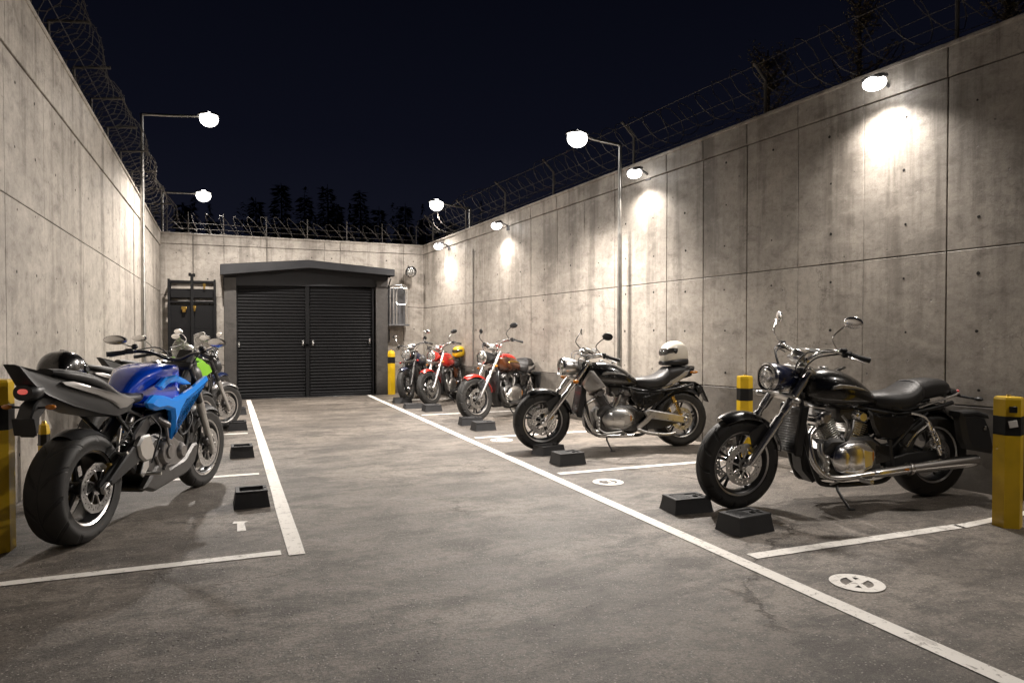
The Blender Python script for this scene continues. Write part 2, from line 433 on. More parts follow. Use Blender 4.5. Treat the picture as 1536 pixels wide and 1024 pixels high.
        o = bpy.data.objects.new(name, me); S.collection.objects.link(o)
        if parent is not None: o.parent = parent
        if loc is not None: o.location = loc
        return o

def tag(o, label=None, cat=None, group=None, kind=None):
    if label: o['label'] = label
    if cat: o['category'] = cat
    if group: o['group'] = group
    if kind: o['kind'] = kind
    return o
def empty(name, loc=(0, 0, 0), rz=0.):
    o = bpy.data.objects.new(name, None); S.collection.objects.link(o); o.location = loc; o.rotation_euler = (0, 0, rz); o.empty_display_size = .1; return o
def kids(o): return [c for c in bpy.data.objects if c.parent == o]
def copy_tree(o, parent=None):
    c = o.copy(); S.collection.objects.link(c); c.parent = parent
    for ch in kids(o): copy_tree(ch, c)
    return c
RY = lambda a: Matrix.Rotation(R(a), 3, 'Y')
RX = lambda a: Matrix.Rotation(R(a), 3, 'X')
RZ = lambda a: Matrix.Rotation(R(a), 3, 'Z')
# ---------------------------------------------------------------- ground
mb = MB(); mb.add([(-80, -40, -.02), (80, -40, -.02), (80, 140, -.02), (-80, 140, -.02)], [[0, 1, 2, 3]])
tag(mb.build('ground', 'soil', flat=True), kind='structure')
mb = MB(); mb.add([(-2.2, -5.2, 0), (7.3, -5.2, 0), (4.1, 14.5, 0), (-1.2, 14.5, 0)], [[0, 1, 2, 3]])
tag(mb.build('yard_floor', 'floor', flat=True), kind='structure')

def line(P, name='painted_line'):
    """flat painted stripe, corners given, edges slightly uneven"""
    mb = MB(); (a, b, c, d) = [Vector((*p, .004)) for p in P]; n = 24; vs = []
    for i in range(n+1):
        t = i/n; j = lambda: random.uniform(-.0025, .0025)
        p = a.lerp(b, t); q = d.lerp(c, t); w = (q-p).normalized()
        vs += [p+w*j(), q+w*j()]
    mb.add(vs, [[2*i, 2*i+2, 2*i+3, 2*i+1] for i in range(n)])
    return tag(mb.build(name, 'paint_line', flat=True), kind='structure')
line([(2.64, -4), (2.64, 14.0), (2.72, 14.0), (2.745, -4)])
line([(.36, 4.27), (.45, 13.85), (.53, 13.85), (.455, 4.27)])
for Y, x1 in ((3.26, 4.50), (5.77, 4.95), (8.03, 4.6), (10.45, 4.3), (12.75, 4.0)):
    line([(2.80, Y-.045), (x1, Y-.055), (x1, Y+.03), (2.80, Y+.045)])
line([(4.47, 3.20), (5.60, 3.30), (5.60, 3.37), (4.47, 3.275)])
for Y, x0 in ((4.34, -1.45), (6.78, -1.25), (9.45, -1.15), (11.9, -1.0)):
    line([(x0, Y-.03), (.325, Y-.04), (.325, Y+.045), (x0, Y+.035)])

def ribbon(mb, pts, w, z):
    P = [Vector((p[0], p[1], z)) for p in pts]; vs = []
    for i, p in enumerate(P):
        t = (P[min(i+1, len(P)-1)]-P[max(i-1, 0)]).normalized(); nrm = Vector((-t.y, t.x, 0))
        vs += [p+nrm*w/2, p-nrm*w/2]
    mb.add(vs, [[2*i, 2*i+1, 2*i+3, 2*i+2] for i in range(len(P)-1)])
def arc(cx, cy, rx, ry, a0, a1, n=14): return [(cx+rx*math.cos(R(a0+(a1-a0)*i/n)), cy+ry*math.sin(R(a0+(a1-a0)*i/n))) for i in range(n+1)]
def bay_mark(x, y, kind):
    mb = MB(); vs = []; n = 48; ro, ri = .130, .078
    for i in range(n):
        a = 2*math.pi*i/n; vs += [(x+ro*math.cos(a), y+ro*math.sin(a)*1.02, .0045), (x+ri*math.cos(a), y+ri*math.sin(a), .0045)]
    mb.add(vs, [[2*i, 2*((i+1) % n), 2*((i+1) % n)+1, 2*i+1] for i in range(n)])
    if kind == 'bar':      # ring crossed by one bar, with a short stroke either side
        ribbon(mb, [(x-.088, y-.030), (x+.088, y+.030)], .044, .0048)
        ribbon(mb, [(x+.030, y+.088), (x+.004, y+.02)], .030, .0051)
        ribbon(mb, [(x-.030, y-.088), (x-.004, y-.02)], .030, .0051)
    elif kind == 'three':
        ribbon(mb, arc(x-.005, y+.03, .032, .028, 130, -85), .026, .0048)
        ribbon(mb, arc(x-.005, y-.027, .036, .030, 85, -130), .026, .0051)
    else:
        ribbon(mb, [(x+.04, y+.055), (x-.03, y+.055)], .026, .0048)
        ribbon(mb, [(x-.03, y+.06), (x-.032, y+.006)], .024, .0051)
        ribbon(mb, arc(x-.002, y-.022, .036, .034, 140, -130), .026, .0054)
    return mb.build('bay_number', 'paint_line', flat=True)
o = bay_mark(3.005, 2.715, 'bar'); tag(o, kind='structure')
o = bay_mark(3.035, 5.30, 'three'); tag(o, kind='structure')
o = bay_mark(3.03, 7.76, 'five'); tag(o, kind='structure')
mb = MB(); mb.add([(p[0], p[1], .004) for p in ((.10, 4.90), (.155, 4.90), (.15, 5.10), (.175, 5.135), (.085, 5.16), (.075, 5.10), (.105, 5.10))], [[0, 1, 2, 3, 4, 5, 6]])
tag(mb.build('bay_number', 'paint_line', flat=True), kind='structure')

# ---------------------------------------------------------------- walls
def wall(name, A, B, rows, cols, label, low=False, seed=1, holes=True, lowmat=False):
    """rows: (zA, zB) joint heights at both ends, bottom to top; cols: (distance, gap) along the wall; +y local faces the yard"""
    rnd = random.Random(seed)
    A = Vector((*A, 0)); B = Vector((*B, 0)); L = (B-A).length; d = (B-A)/L
    mb = MB(); core = -.02
    zt0, zt1 = rows[-1]
    # solid core
    mb.m(1).add([(0, core, 0), (L, core, 0), (L, core, zt1-.01), (0, core, zt0-.01), (0, -.26, 0), (L, -.26, 0), (L, -.26, zt1-.01), (0, -.26, zt0-.01)],
                [[0, 1, 2, 3], [5, 4, 7, 6], [3, 2, 6, 7], [0, 3, 7, 4], [1, 5, 6, 2]])
    xs = [(0, 0)]+cols+[(L, 0)]
    nr = len(rows)-1
    for r in range(nr):
        gz = .004 if r < nr-1 else .0
        for c in range(len(xs)-1):
            x0 = xs[c][0]+xs[c][1]/2; x1 = xs[c+1][0]-xs[c+1][1]/2
            zb = lambda x: rows[r][0]+(rows[r][1]-rows[r][0])*x/L+(.004 if r else 0)
            zt = lambda x: rows[r+1][0]+(rows[r+1][1]-rows[r+1][0])*x/L-gz
            y = rnd.uniform(-.0012, .0012)+(.012 if r == nr-1 else 0); ch = .004
            back = core-.0005
            fr = [(x0+ch, y, zb(x0)+ch), (x1-ch, y, zb(x1)+ch), (x1-ch, y, zt(x1)-ch), (x0+ch, y, zt(x0)-ch)]
            md = [(x0, y-ch, zb(x0)), (x1, y-ch, zb(x1)), (x1, y-ch, zt(x1)), (x0, y-ch, zt(x0))]
            bk = [(x0, back, zb(x0)), (x1, back, zb(x1)), (x1, back, zt(x1)), (x0, back, zt(x0))]
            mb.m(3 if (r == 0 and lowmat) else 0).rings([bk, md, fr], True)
    # tie holes
    if holes:
        mb.m(2)
        for c in range(len(xs)-1):
            x0, x1 = xs[c][0], xs[c+1][0]
            nx = max(1, round((x1-x0)/.62))
            for i in range(nx):
                x = x0+(x1-x0)*(i+.5)/nx+rnd.uniform(-.02, .02)
                z = .35
                while z < zt0+(zt1-zt0)*x/L-.3:
                    zz = z+rnd.uniform(-.012, .012); xx = x+rnd.uniform(-.02, .02)
                    bad = any(abs(zz-(q[0]+(q[1]-q[0])*xx/L)) < .035 for q in rows)
                    if rnd.random() < .93 and not bad:
                        rr = rnd.uniform(.0085, .0155); n = 9
                        mb.add([(xx+rr*math.cos(2*math.pi*k/n), .0022, zz+rr*rnd.uniform(.8, 1.1)*math.sin(2*math.pi*k/n)) for k in range(n)], [list(range(n))])
                    z += .46
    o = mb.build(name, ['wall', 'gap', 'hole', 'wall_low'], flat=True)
    o.location = A; o.rotation_euler = (0, 0, math.atan2(d.y, d.x))
    tag(o, label, 'wall')
    # coping course along the top
    cp = MB(); cp.prism([(0, zt0-.008), (L, zt1-.008), (L, zt1+.03), (0, zt0+.03)], .03, -.29, .008)
    cp.build('coping', 'wall', o, flat=True)
    return o, A, d, L
def Yd(Y, Y0, dy): return abs(Y-Y0)/abs(dy)
# right wall: runs away from the camera, closing in on the aisle
RA, RB = (7.02, -5.0), (3.868, 14.262)
rd = (Vector(RB)-Vector(RA)); RL = rd.length; rd /= RL
zr = lambda Y, a, ya, b, yb: a+(b-a)*(Y-ya)/(yb-ya)
def rowpair(a, ya, b, yb, Y0, Y1): return (zr(Y0, a, ya, b, yb), zr(Y1, a, ya, b, yb))
rowsR = [(0, 0), rowpair(.682, 3.56, .655, 6.7, -5, 14.26), rowpair(1.94, 3.58, 1.706, 14.2, -5, 14.26), rowpair(3.37, 3.6, 2.79, 14.2, -5, 14.26), rowpair(3.625, 3.6, 2.95, 14.2, -5, 14.26)]
colsR = [(Yd(Y, -5, rd.y), g_) for Y, g_ in ((-2.4, .009), (.2, .009), (2.2, .009), (3.2, .004), (4.13, .009), (4.85, .004), (5.53, .004), (6.15, .009), (6.76, .004), (7.34, .006), (8.3, .009), (8.95, .004), (9.6, .006), (10.3, .009), (10.95, .004), (11.7, .006), (12.45, .009), (13.3, .005))]
wallR, _, _, _ = wall('concrete_wall', RA, RB, rowsR, colsR, 'tall stained concrete wall along the right, behind the row of cruisers', seed=3, lowmat=True)
# left wall
LA, LB = (-.958, 14.262), (-1.954, -4.0)
ld = (Vector(LB)-Vector(LA)); LL = ld.length; ld /= LL
rowsL = [(0, 0), rowpair(2.265, 6.03, 1.952, 14.23, 14.26, -4), rowpair(3.32, 6.07, 2.774, 14.29, 14.26, -4), rowpair(3.87, 6.2, 2.995, 14.25, 14.26, -4)]
colsL = [(Yd(Y, 14.262, ld.y), g_) for Y, g_ in ((13.1, .004), (12.2, .012), (11.4, .004), (10.45, .008), (9.45, .004), (8.47, .009), (7.81, .004), (7.1, .004), (6.12, .009), (5.2, .004), (4.1, .009), (2.4, .009), (.2, .009), (-2, .009))]
wallL, _, _, _ = wall('concrete_wall', LA, LB, rowsL, colsL, 'tall pale concrete wall along the left, behind the blue motorcycle', seed=5)
# back wall
BA, BB = (3.868, 14.262), (-.958, 14.262)
rowsB = [(0, 0), (.62, .62), (1.71, 1.90), (2.79, 2.81), (2.95, 2.985)]
colsB = [(3.868-x, g_) for x, g_ in ((3.45, .006), (2.2, .01), (1.9, .004), (.85, .012), (.1, .006), (-.42, .012))]
wallB, _, _, _ = wall('concrete_wall', BA, BB, rowsB, colsB, 'low far concrete end wall with the roller doors in it', seed=9)

# ---------------------------------------------------------------- razor wire fences on the walls
def fence(A, B, zA, zB, post_s, post_h, arm, coil_r, pitch, strands, label, coil_h, seed=1, side=.12, pr=.017):
    rnd = random.Random(seed)
    A = Vector((*A, zA)); B = Vector((*B, zB)); L = (B-A).length; d = (B-A)/L
    inn = Vector((-d.y, d.x, 0)).normalized(); base = -inn*side
    root = empty('razor_wire_fence', A); tag(root, label, 'fence')
    loc = lambda s, out=0., h=0.: d*s+base+inn*out+Vector((0, 0, h))
    for s in post_s:
        mb = MB(); p0 = loc(s); top = p0+Vector((0, 0, post_h))
        pts = [p0, top] + ([top+inn*arm[0]+Vector((0, 0, arm[1]))] if arm else [])
        mb.tube(pts, pr, 8, 1); mb.box(p0+Vector((0, 0, .012)), (.11, .11, .024))
        mb.build('post', 'wire', root)
    mb = MB()
    for out, h in strands:
        P = []
        s = 0
        while s < L:
            P.append(loc(s, out, h+rnd.uniform(-.012, .006))); s += .6
        P.append(loc(L, out, h)); mb.tube(P, .0035, 4, 1)
        s = rnd.uniform(0, .15)
        while s < L:      # barbs twisted round the strand
            p = loc(s, out, h-.003)
            for q in range(2):
                v = Vector((rnd.uniform(-1, 1), rnd.uniform(-1, 1), rnd.uniform(-1, 1))).normalized()*.017
                mb.tube([p-v, p+v], .0016, 3, 1)
            s += .16
    mb.build('wire_strands', 'wire', root)
    mb = MB(); P = []; n = int(L/pitch*14); rv = coil_r
    for i in range(n+1):
        t = i/14*2*math.pi; s = i/n*L
        wob = 1+.16*math.sin(s*1.7+seed)+.10*math.sin(s*5.3)
        rr = coil_r*wob+rnd.uniform(-.012, .012)
        P.append(loc(s+.10*math.sin(t), (arm[0]*.5 if arm else .0)+rr*math.cos(t), coil_h+rr*math.sin(t)*.95+.02*math.sin(s*3.1)))
    P = [p for p in P]
    mb.tube(P, .0042, 4, 1)
    for i in range(0, len(P)-1, 1):
        p = P[i]; v = Vector((rnd.uniform(-1, 1), rnd.uniform(-1, 1), rnd.uniform(-1, 1))).normalized()*.016
        mb.tube([p-v, p+v], .0028, 3, 1)
    mb.build('razor_coil', 'wire', root)
    return root
zRt = lambda Y: zr(Y, 3.625, 3.6, 2.95, 14.2)+.03
zLt = lambda Y: zr(Y, 3.87, 6.2, 2.995, 14.25)+.03
fence((6.95, -4.5), RB, zRt(-4.5), zRt(14.26), [Yd(Y, -4.5, rd.y) for Y in (-2, 1.6, 4.15, 6.05, 8.1, 9.9, 11.3, 12.7, 14.1)], .40, (.20, .17), .25, .27, [(0, .10), (0, .22), (0, .35), (.16, .53)], 'razor wire fence with angled posts along the top of the right wall', .33, 4)
fence(LA, (-1.93, -3.5), zLt(14.26), zLt(-3.5), [Yd(Y, 14.26, ld.y) for Y in (14.0, 13.1, 12.2, 11.3, 10.4, 9.5, 8.7, 7.75, 5.8, 3.5, 1, -2)], .40, (.34, .03), .22, .17, [(0, .10), (0, .24), (.1, .40)], 'razor wire fence with sideways prongs along the top of the left wall', .27, 8)
fence((3.8, 14.262), (-.9, 14.262), 2.98, 3.015, [.05, .75, 1.45, 2.2, 2.95, 3.7, 4.3, 4.65], .40, None, .17, .24, [(0, .10), (0, .20)], 'razor wire fence with straight posts along the top of the far end wall', .20, 2, pr=.009)

# ---------------------------------------------------------------- street lamps
def spot(parent, loc, power, size=170, blend=.5, soft=.07, rot=(0, 0, 0), typ='SPOT'):
    l = bpy.data.lights.new('bulb', typ); l.energy = power; l.color = LAMP; l.shadow_soft_size = soft
    if typ == 'SPOT': l.spot_size = R(size); l.spot_blend = blend
    o = bpy.data.objects.new('bulb', l); S.collection.objects.link(o); o.parent = parent; o.location = loc; o.rotation_euler = rot
    return o
def street_lamp(x, y, h, arm, drop, power, label, base=True):
    """arm: signed reach along x"""
    root = empty('street_lamp', (x, y, 0)); tag(root, label, 'street lamp', 'lamp posts along the yard')
    mb = MB(); mb.tube([(0, 0, 0), (0, 0, h*.5), (0, 0, h)], [.034, .030, .024], 14, 1)
    mb.lathe([(.0, .0), (.075, .0), (.075, .018), (.045, .03), (.045, .16), (.036, .18)], (0, 0, 0), 'z', 18)
    mb.build('pole', 'lamp_metal', root)
    sg = math.copysign(1, arm)
    mb = MB(); mb.tube([(0, 0, h-.02), (sg*.03, 0, h+.005), (arm*.5, 0, h+drop*.5), (arm-sg*.13, 0, h+drop)], [.024, .023, .02, .018], 10, 4)
    mb.build('arm', 'lamp_metal', root)
    hx = arm; hz = h+drop
    mb = MB(); mb.loft([(hx-.15, hz+.010, hz+.030, .03, 3), (hx-.10, hz+.012, hz+.055, .07, 3), (hx, hz+.012, hz+.062, .085, 3), (hx+.10, hz+.012, hz+.050, .07, 3), (hx+.135, hz+.012, hz+.03, .035, 3)], 3, 18)
    hd = mb.build('lamp_head', 'lamp_metal', root)
    mb = MB(); mb.ell((hx, 0, hz-.035), (.128, .108, .108), 20, 14)
    mb.build('diffuser', 'glow', hd)
    spot(root, (hx, 0, hz-.14), power, 150, .6, .09, (0, R(32 if sg < 0 else 14)*-sg, 0))
    return root
street_lamp(-.99, 11.5, 4.33, .88, .06, 1250, 'tall grey lamp post against the left wall, nearest on that side')
street_lamp(-.945, 14.72, 3.79, .70, .02, 190, 'small lamp post behind the far left corner, its lamp low over the end wall')
street_lamp(4.742, 8.0, 3.62, -.61, .06, 1350, 'tall grey lamp post standing against the right wall behind the cruisers')
street_lamp(4.44, 13.02, 3.57, -.66, .06, 230, 'small lamp post rising behind the far end of the right wall')

def wall_light(x, y, z, power, label):
    root = empty('wall_light', (x, y, z), math.atan2(rd.y, rd.x)); tag(root, label, 'wall light', 'floodlights along the right wall')
    # local +y points at the yard, the wall face is at y = -.22
    mb = MB(); mb.tube([(0, -.235, -.02), (0, -.12, .03), (0, -.03, .035)], .014, 8, 3); mb.box((0, -.222, -.02), (.10, .02, .12))
    mb.build('bracket', 'frame_grey', root)
    mb = MB(); mb.box((0, 0, .030), (.17, .13, .028), RX(-14)); [mb.box((-.06+.03*i, 0, .048), (.005, .10, .016), RX(-14)) for i in range(5)]
    h = mb.build('housing', 'frame_grey', root)
    mb = MB(); mb.ell((0, 0.003, -.018), (.100, .080, .062), 20, 12)
    mb.build('diffuser', 'glow', h)
    spot(root, (0, .0, -.09), power*.62, 138, 1.0, .05, (R(-2), 0, 0))
    spot(root, (0, .10, -.09), power*1.1, 140, 1.0, .05, (R(38), 0, 0))
    return root
wall_light(5.229, 4.585, 3.416, 185, 'lit wall floodlight nearest the camera, over the black cruiser at the front')
wall_light(4.73, 7.63, 3.209, 150, 'lit wall floodlight just right of the tall lamp post on the right wall')
wall_light(4.189, 10.94, 2.976, 130, 'lit wall floodlight third along the right wall, left of the tall post')
wall_light(3.839, 13.075, 2.853, 115, 'lit wall floodlight nearest the far corner of the right wall')

wall_light(5.735, 1.5, 3.62, 115, 'added unseen wall floodlight beyond the right edge of the view, brightening the near motorcycles')  # added out of view to brighten the near bikes, continuing the row
wall_light(6.25, -1.6, 3.82, 40, 'added unseen wall floodlight on the right wall behind the viewer, brightening the near bays')  # second added floodlight, unseen behind the camera, extra light for the near area

# ---------------------------------------------------------------- roller door in the end wall
dr = empty('roller_door', (1.55, 14.0, 0)); tag(dr, 'wide charcoal double roller door under a low gabled canopy', 'garage door')
X0 = 1.55
def dpart(mb, n, m, parent=None, **k): return mb.build(n, m, parent or dr, **k)
for x0, x1 in ((.09, .30), (2.84, 3.07)):
    mb = MB(); mb.box(((x0+x1)/2-X0, .12, 1.11), (x1-x0, .30, 2.22), bev=.008); dpart(mb, 'jamb', 'jamb')
mb = MB(); mb.prism([(-1.25, 2.07), (1.29, 2.10), (1.53, 2.20), (1.53, 2.33), (0, 2.46), (-1.46, 2.33), (-1.46, 2.20)], -.005, .24, .006)
dpart(mb, 'lintel', 'fascia')
mb = MB(); mb.prism([(-1.52, 2.235), (0, 2.405), (1.59, 2.30), (1.59, 2.42), (0, 2.545), (-1.52, 2.42)], -.34, -.30, .006)
mb.prism([(-1.51, 2.405), (0, 2.53), (1.58, 2.405), (1.58, 2.43), (0, 2.555), (-1.51, 2.43)], -.299, .24, .006)
for x in (-1.515, 1.585): mb.box((x, -.03, 2.36), (.012, .53, .13), bev=.003)
mb.tube([(1.53, -.25, 2.25), (1.53, .1, 2.0)], .012, 8, 1); mb.tube([(-1.46, -.25, 2.25), (-1.46, .1, 2.0)], .012, 8, 1)
dpart(mb, 'canopy', 'fascia')
def shutter(x0, x1):
    mb = MB(); rows = []; n = 35; zt = 2.09; z0 = .05
    for i in range(n):
        for k, dy in enumerate((0, .006, .019, .024, .019, .006)):
            rows.append((z0+(zt-z0)*(i+k/6)/n, dy))
    rows.append((zt, 0)); vs = []
    for z, dy in rows: vs += [(x0, .06-dy, z), (x1, .06-dy, z)]
    mb.add(vs, [[2*i, 2*i+1, 2*i+3, 2*i+2] for i in range(len(rows)-1)])
    mb.box(((x0+x1)/2, .055, .03), (x1-x0, .05, .06), bev=.006)
    return dpart(mb, 'shutter', 'doorblack', ang=70)
s1 = shutter(-1.235, -.04); s2 = shutter(.045, 1.215)
for s, x, z in ((s1, -.085, 1.02), (s2, .10, 1.02), (s2, 1.17, 1.05), (s1, -1.21, 1.0)):
    mb = MB(); mb.box((x, .02, z), (.035, .03, .10)); mb.tube([(x, .0, z-.03), (x, -.02, z), (x, .0, z+.03)], .006, 6, 2); mb.build('handle', 'steel', s)
mb = MB(); mb.box((.0, .045, 1.05), (.075, .07, 2.10), bev=.006)
for z in (.98, .99): mb.box((-.005, .0, z), (.05, .03, .06))
dpart(mb, 'centre_post', 'doorblack')
for x in (-1.245, 1.235):
    mb = MB(); mb.box((x, .04, 1.04), (.03, .08, 2.08), bev=.005); dpart(mb, 'guide_rail', 'doorblack')
mb = MB(); mb.box((0, -.01, .008), (2.6, .12, .016), bev=.005); dpart(mb, 'threshold', 'blackmetal')

# black steel cage cabinet left of the door
ck = empty('equipment_rack', (-.43, 14.05, 0)); tag(ck, 'black steel rack cabinet against the end wall left of the roller door', 'rack')
mb = MB()
for x in (-.37, .37):
    for y in (-.16, .16): mb.box((x, y, 1.08), (.04, .04, 2.16), bev=.006)
for z in (.25, 1.76, 2.12):
    for y in (-.16, .16): mb.box((0, y, z), (.74, .034, .034), bev=.005)
    for x in (-.37, .37): mb.box((x, 0, z), (.03, .32, .03), bev=.005)
mb.box((0, .13, 1.98), (.7, .03, .05), bev=.005); mb.box((.0, -.17, 1.25), (.05, .05, 2.0), bev=.006)
mb.box((-.03, -.17, 2.24), (.05, .05, .06)); mb.box((.03, -.17, 2.23), (.05, .05, .06))
mb.build('rack_frame', 'doorblack', ck)
for x in (-.19, .19):
    mb = MB(); mb.box((x, -.12, .93), (.33, .02, 1.58), bev=.004)
    for z in (.5, .9, 1.3): mb.box((x, -.133, z), (.29, .008, .012), bev=.002)
    mb.build('cabinet_door', 'doorblack', ck)
mb = MB(); mb.box((0, .0, 1.90), (.70, .30, .14), bev=.01); mb.build('drawer', 'doorblack', ck)
for x, z, w in ((.2, 2.06, .05), (-.13, 1.65, .09), (.04, 1.67, .05)):
    mb = MB(); mb.box((x, -.19, z), (w, .03, .06), bev=.008); mb.box((x, -.205, z-.05), (w*.6, .02, .05), bev=.006); mb.build('padlock', 'brass', ck)
mb = MB(); mb.box((-.1, -.155, 1.78), (.26, .01, .02)); mb.box((.2, -.155, 1.78), (.28, .01, .02)); mb.build('hasp', 'steel', ck)

# wire-fronted box right of the door
bx = empty('wall_cabinet', (3.30, 14.12, 1.37)); tag(bx, 'small wall cabinet with a steel wire guard between the door and the corner', 'cabinet')
mb = MB(); mb.box((0, .09, .37), (.34, .06, .74), bev=.006); mb.box((0, -.01, -.01), (.42, .24, .03), bev=.006); mb.build('back_box', 'frame_grey', bx)
mb = MB()
for x in (-.17, -.10, -.04, .17): mb.tube([(x, -.09, 0), (x, -.09, .72)], .009, 7, 1)
mb.tube([(-.17, .06, .72), (-.17, -.09, .72), (.17, -.09, .72), (.17, .06, .72)], .009, 7, 1)
mb.tube([(-.06, -.1, .45), (-.03, -.12, .40), (.12, -.12, .40), (.15, -.1, .45), (.12, -.1, .70), (-.03, -.1, .70), (-.06, -.1, .45)], .010, 7, 3)
mb.tube([(-.19, -.05, .74), (-.1, -.11, .77), (.1, -.11, .77), (.17, -.05, .74)], .016, 8, 4)
mb.tube([(-.19, 0, .70), (-.19, 0, 1.0)], .008, 7, 1)
mb.build('wire_guard', 'steel', bx)
# unlit round floodlight
fl = empty('flood_lamp', (3.55, 14.20, 2.45)); tag(fl, 'unlit round caged flood lamp high in the far right corner', 'flood lamp')
mb = MB(); mb.lathe([(.0, .02), (.05, .02), (.10, -.05), (.115, -.11), (.105, -.12), (.095, -.11)], (0, -.06, 0), 'y', 24, RX(18)); mb.tube([(0, .05, .09), (0, -.05, .04)], .018, 8, 1); mb.build('lamp_shell', 'blackmetal', fl)
mb = MB(); mb.ell((0, -.155, -.04), (.095, .03, .095), 20, 10); mb.build('lens', 'lens', fl)
mb = MB()
for k in range(-2, 3): mb.tube([(.036*k, -.165, -.14+.01*abs(k)), (.036*k, -.205, -.04), (.036*k, -.165, .06-.01*abs(k))], .004, 6, 4)
mb.build('cage', 'steel', fl)
# little electric box by the right jamb
eb = MB(); eb.box((0, 0, 0), (.06, .06, .26), bev=.008); eb.tube([(0, 0, .13), (0, 0, 1.25)], .008, 6, 1)
o = eb.build('switch_box', 'blackmetal', loc=(3.13, 14.22, 1.15)); tag(o, 'slim black switch box with conduit beside the right jamb', 'switch box')
# conduit on the right wall
cb = MB(); cb.tube([(0, 0, 0), (0, 0, 1.15), (.004, 0, 1.2), (0, 0, 2.55)], .014, 8, 1)
for z in (.4, 1.1, 1.9, 2.5): cb.box((0, 0, z), (.05, .03, .02), bev=.004)
o = cb.build('conduit_pipe', 'lamp_metal', loc=(4.185, 12.1, .15)); tag(o, 'thin upright metal conduit pipe on the right wall near the far corner', 'pipe')

# ---------------------------------------------------------------- bollards
def bollard(x, y, h, r, rz, label, holes=False, cap='flat'):
    root = empty('bollard', (x, y, 0), R(rz)); tag(root, label, 'bollard', 'yellow and black bollards')
    n = 6
    def ring(rr, z): return [(rr*math.cos(2*math.pi*k/n), rr*math.sin(2*math.pi*k/n), z) for k in range(n)]
    def rg(L_): return L_
    b0, b1 = h*.71, h*.855
    mb = MB(); mb.rings([ring(r, 0), ring(r, b0)], True)
    mb.build('post', 'yellow', root, flat=True)
    mb = MB(); mb.rings([ring(r*1.006, b0+.0005), ring(r*1.006, b1)], True); bd = mb.build('black_band', 'blackband', root, flat=True)
    mb = MB()
    if cap == 'flat': mb.rings([ring(r*1.0, b1+.0005), ring(r*1.0, h-.014), ring(r*.93, h), ring(r*.3, h+.004)], True)
    else: mb.rings([ring(r, b1+.0005), ring(r, h-.06), ring(r*.8, h-.015), ring(r*.4, h)], True)
    cp = mb.build('cap', 'yellow', root, flat=True)
    mb = MB(); mb.lathe([(.0, .012), (.012, .012), (.018, .0)], (0, 0, h+.003), 'z', 12); mb.build('bolt', 'brass', cp)
    if holes:
        a = R(30-rz)
        fx = Vector((math.cos(R(holes)), math.sin(R(holes)), 0)); ap = r*math.cos(R(30))
        rot = RZ(holes)
        mb = MB(); mb.box(fx*(ap+.003)+Vector((0, 0, h*.91)), (.01, .045, .04), rot, .002); mb.build('keyhole_plate', 'blackmetal', root)
        mb = MB(); mb.box(fx*(ap+.004)+Vector((0, 0, h*.80)), (.006, .05, .045), rot @ RX(12), .002); mb.build('sticker', 'label', root)
    return root
bollard(4.80, 3.14, .85, .088, 22, 'yellow bollard at the right edge, with a white sticker on its black band', holes=210)
bollard(4.80, 5.70, .83, .076, 18, 'yellow bollard between the black cruiser and the one with the cream helmet')
bollard(3.14, 14.0, .86, .085, 10, 'thin yellow bollard beside the right jamb of the roller door', cap='round')
bollard(-1.215, 5.02, 1.0, .100, 25, 'scuffed yellow bollard at the left edge behind the blue motorcycle tail')
bollard(-1.235, 6.4, .58, .040, 5, 'short thin yellow post against the left wall, behind the blue motorcycle wheel', cap='round')

# ---------------------------------------------------------------- wheel stops
def stop_proto(shallow):
    def rr(x, y, z): return [(-x, -y, z), (x, -y, z), (x, y, z), (-x, y, z)]
    mb = MB()
    mb.rings([rr(.165, .115, 0), rr(.160, .110, .018), rr(.142, .094, .09), rr(.146, .098, .096), rr(.143, .095, .104), rr(.108, .066, .104), rr(.104, .062, .060)] if not shallow else [rr(.165, .115, 0), rr(.160, .110, .016), rr(.148, .096, .09), rr(.150, .099, .094), rr(.147, .096, .102), rr(.115, .068, .102), rr(.112, .065, .094)], True)
    if not shallow:
        for x in (-.05, .05): mb.box((x, 0, .066), (.012, .11, .012), bev=.002)
    else:
        mb.box((-.045, 0, .0965), (.12, .118, .010), bev=.003); mb.lathe([(.012, .094), (.020, .094), (.022, .100), (.020, .103), (.012, .103)], (.075, 0, 0), 'z', 16)
        for k in range(5): mb.box((-.09+.022*k, 0, .1025), (.006, .10, .003), bev=.001)
    mb.box((.125, 0, .106), (.018, .018, .004), bev=.001)
    return mb
_st = {}
def wheel_stop(x, y, rz, sc, label, group):
    q = x > 1
    if q not in _st: _st[q] = stop_proto(q).build('wheel_stop', 'rubber', ang=25); o = _st[q]
    else: o = _st[q].copy(); S.collection.objects.link(o)
    o.location = (x, y, .001); o.rotation_euler = (0, 0, R(rz)); o.scale = sc
    return tag(o, label, 'wheel stop', group)
G1, G2 = 'rubber wheel stops in the right bays', 'rubber wheel stops in the left bays'
wheel_stop(3.13, 3.71, 6, (.93, .95, 1.12), 'black rubber wheel stop nearest the camera, right of the front cruiser wheel', G1)
wheel_stop(3.09, 4.28, -4, (.95, .95, 1.0), 'black rubber wheel stop left of the front cruiser wheel', G1)
wheel_stop(3.10, 6.19, 3, (.88, .95, 1.1), 'black rubber wheel stop right of the wheel of the cruiser with white cowl', G1)
wheel_stop(3.16, 6.75, 12, (.9, .9, .9), 'black rubber wheel stop tucked under the wheel of the cruiser with white cowl', G1)
wheel_stop(3.13, 8.66, 2, (.85, .95, 1.05), 'black rubber wheel stop right of the amber and red cruiser wheel', G1)
wheel_stop(3.14, 9.18, -3, (.95, .9, 1.0), 'black rubber wheel stop left of the amber and red cruiser wheel', G1)
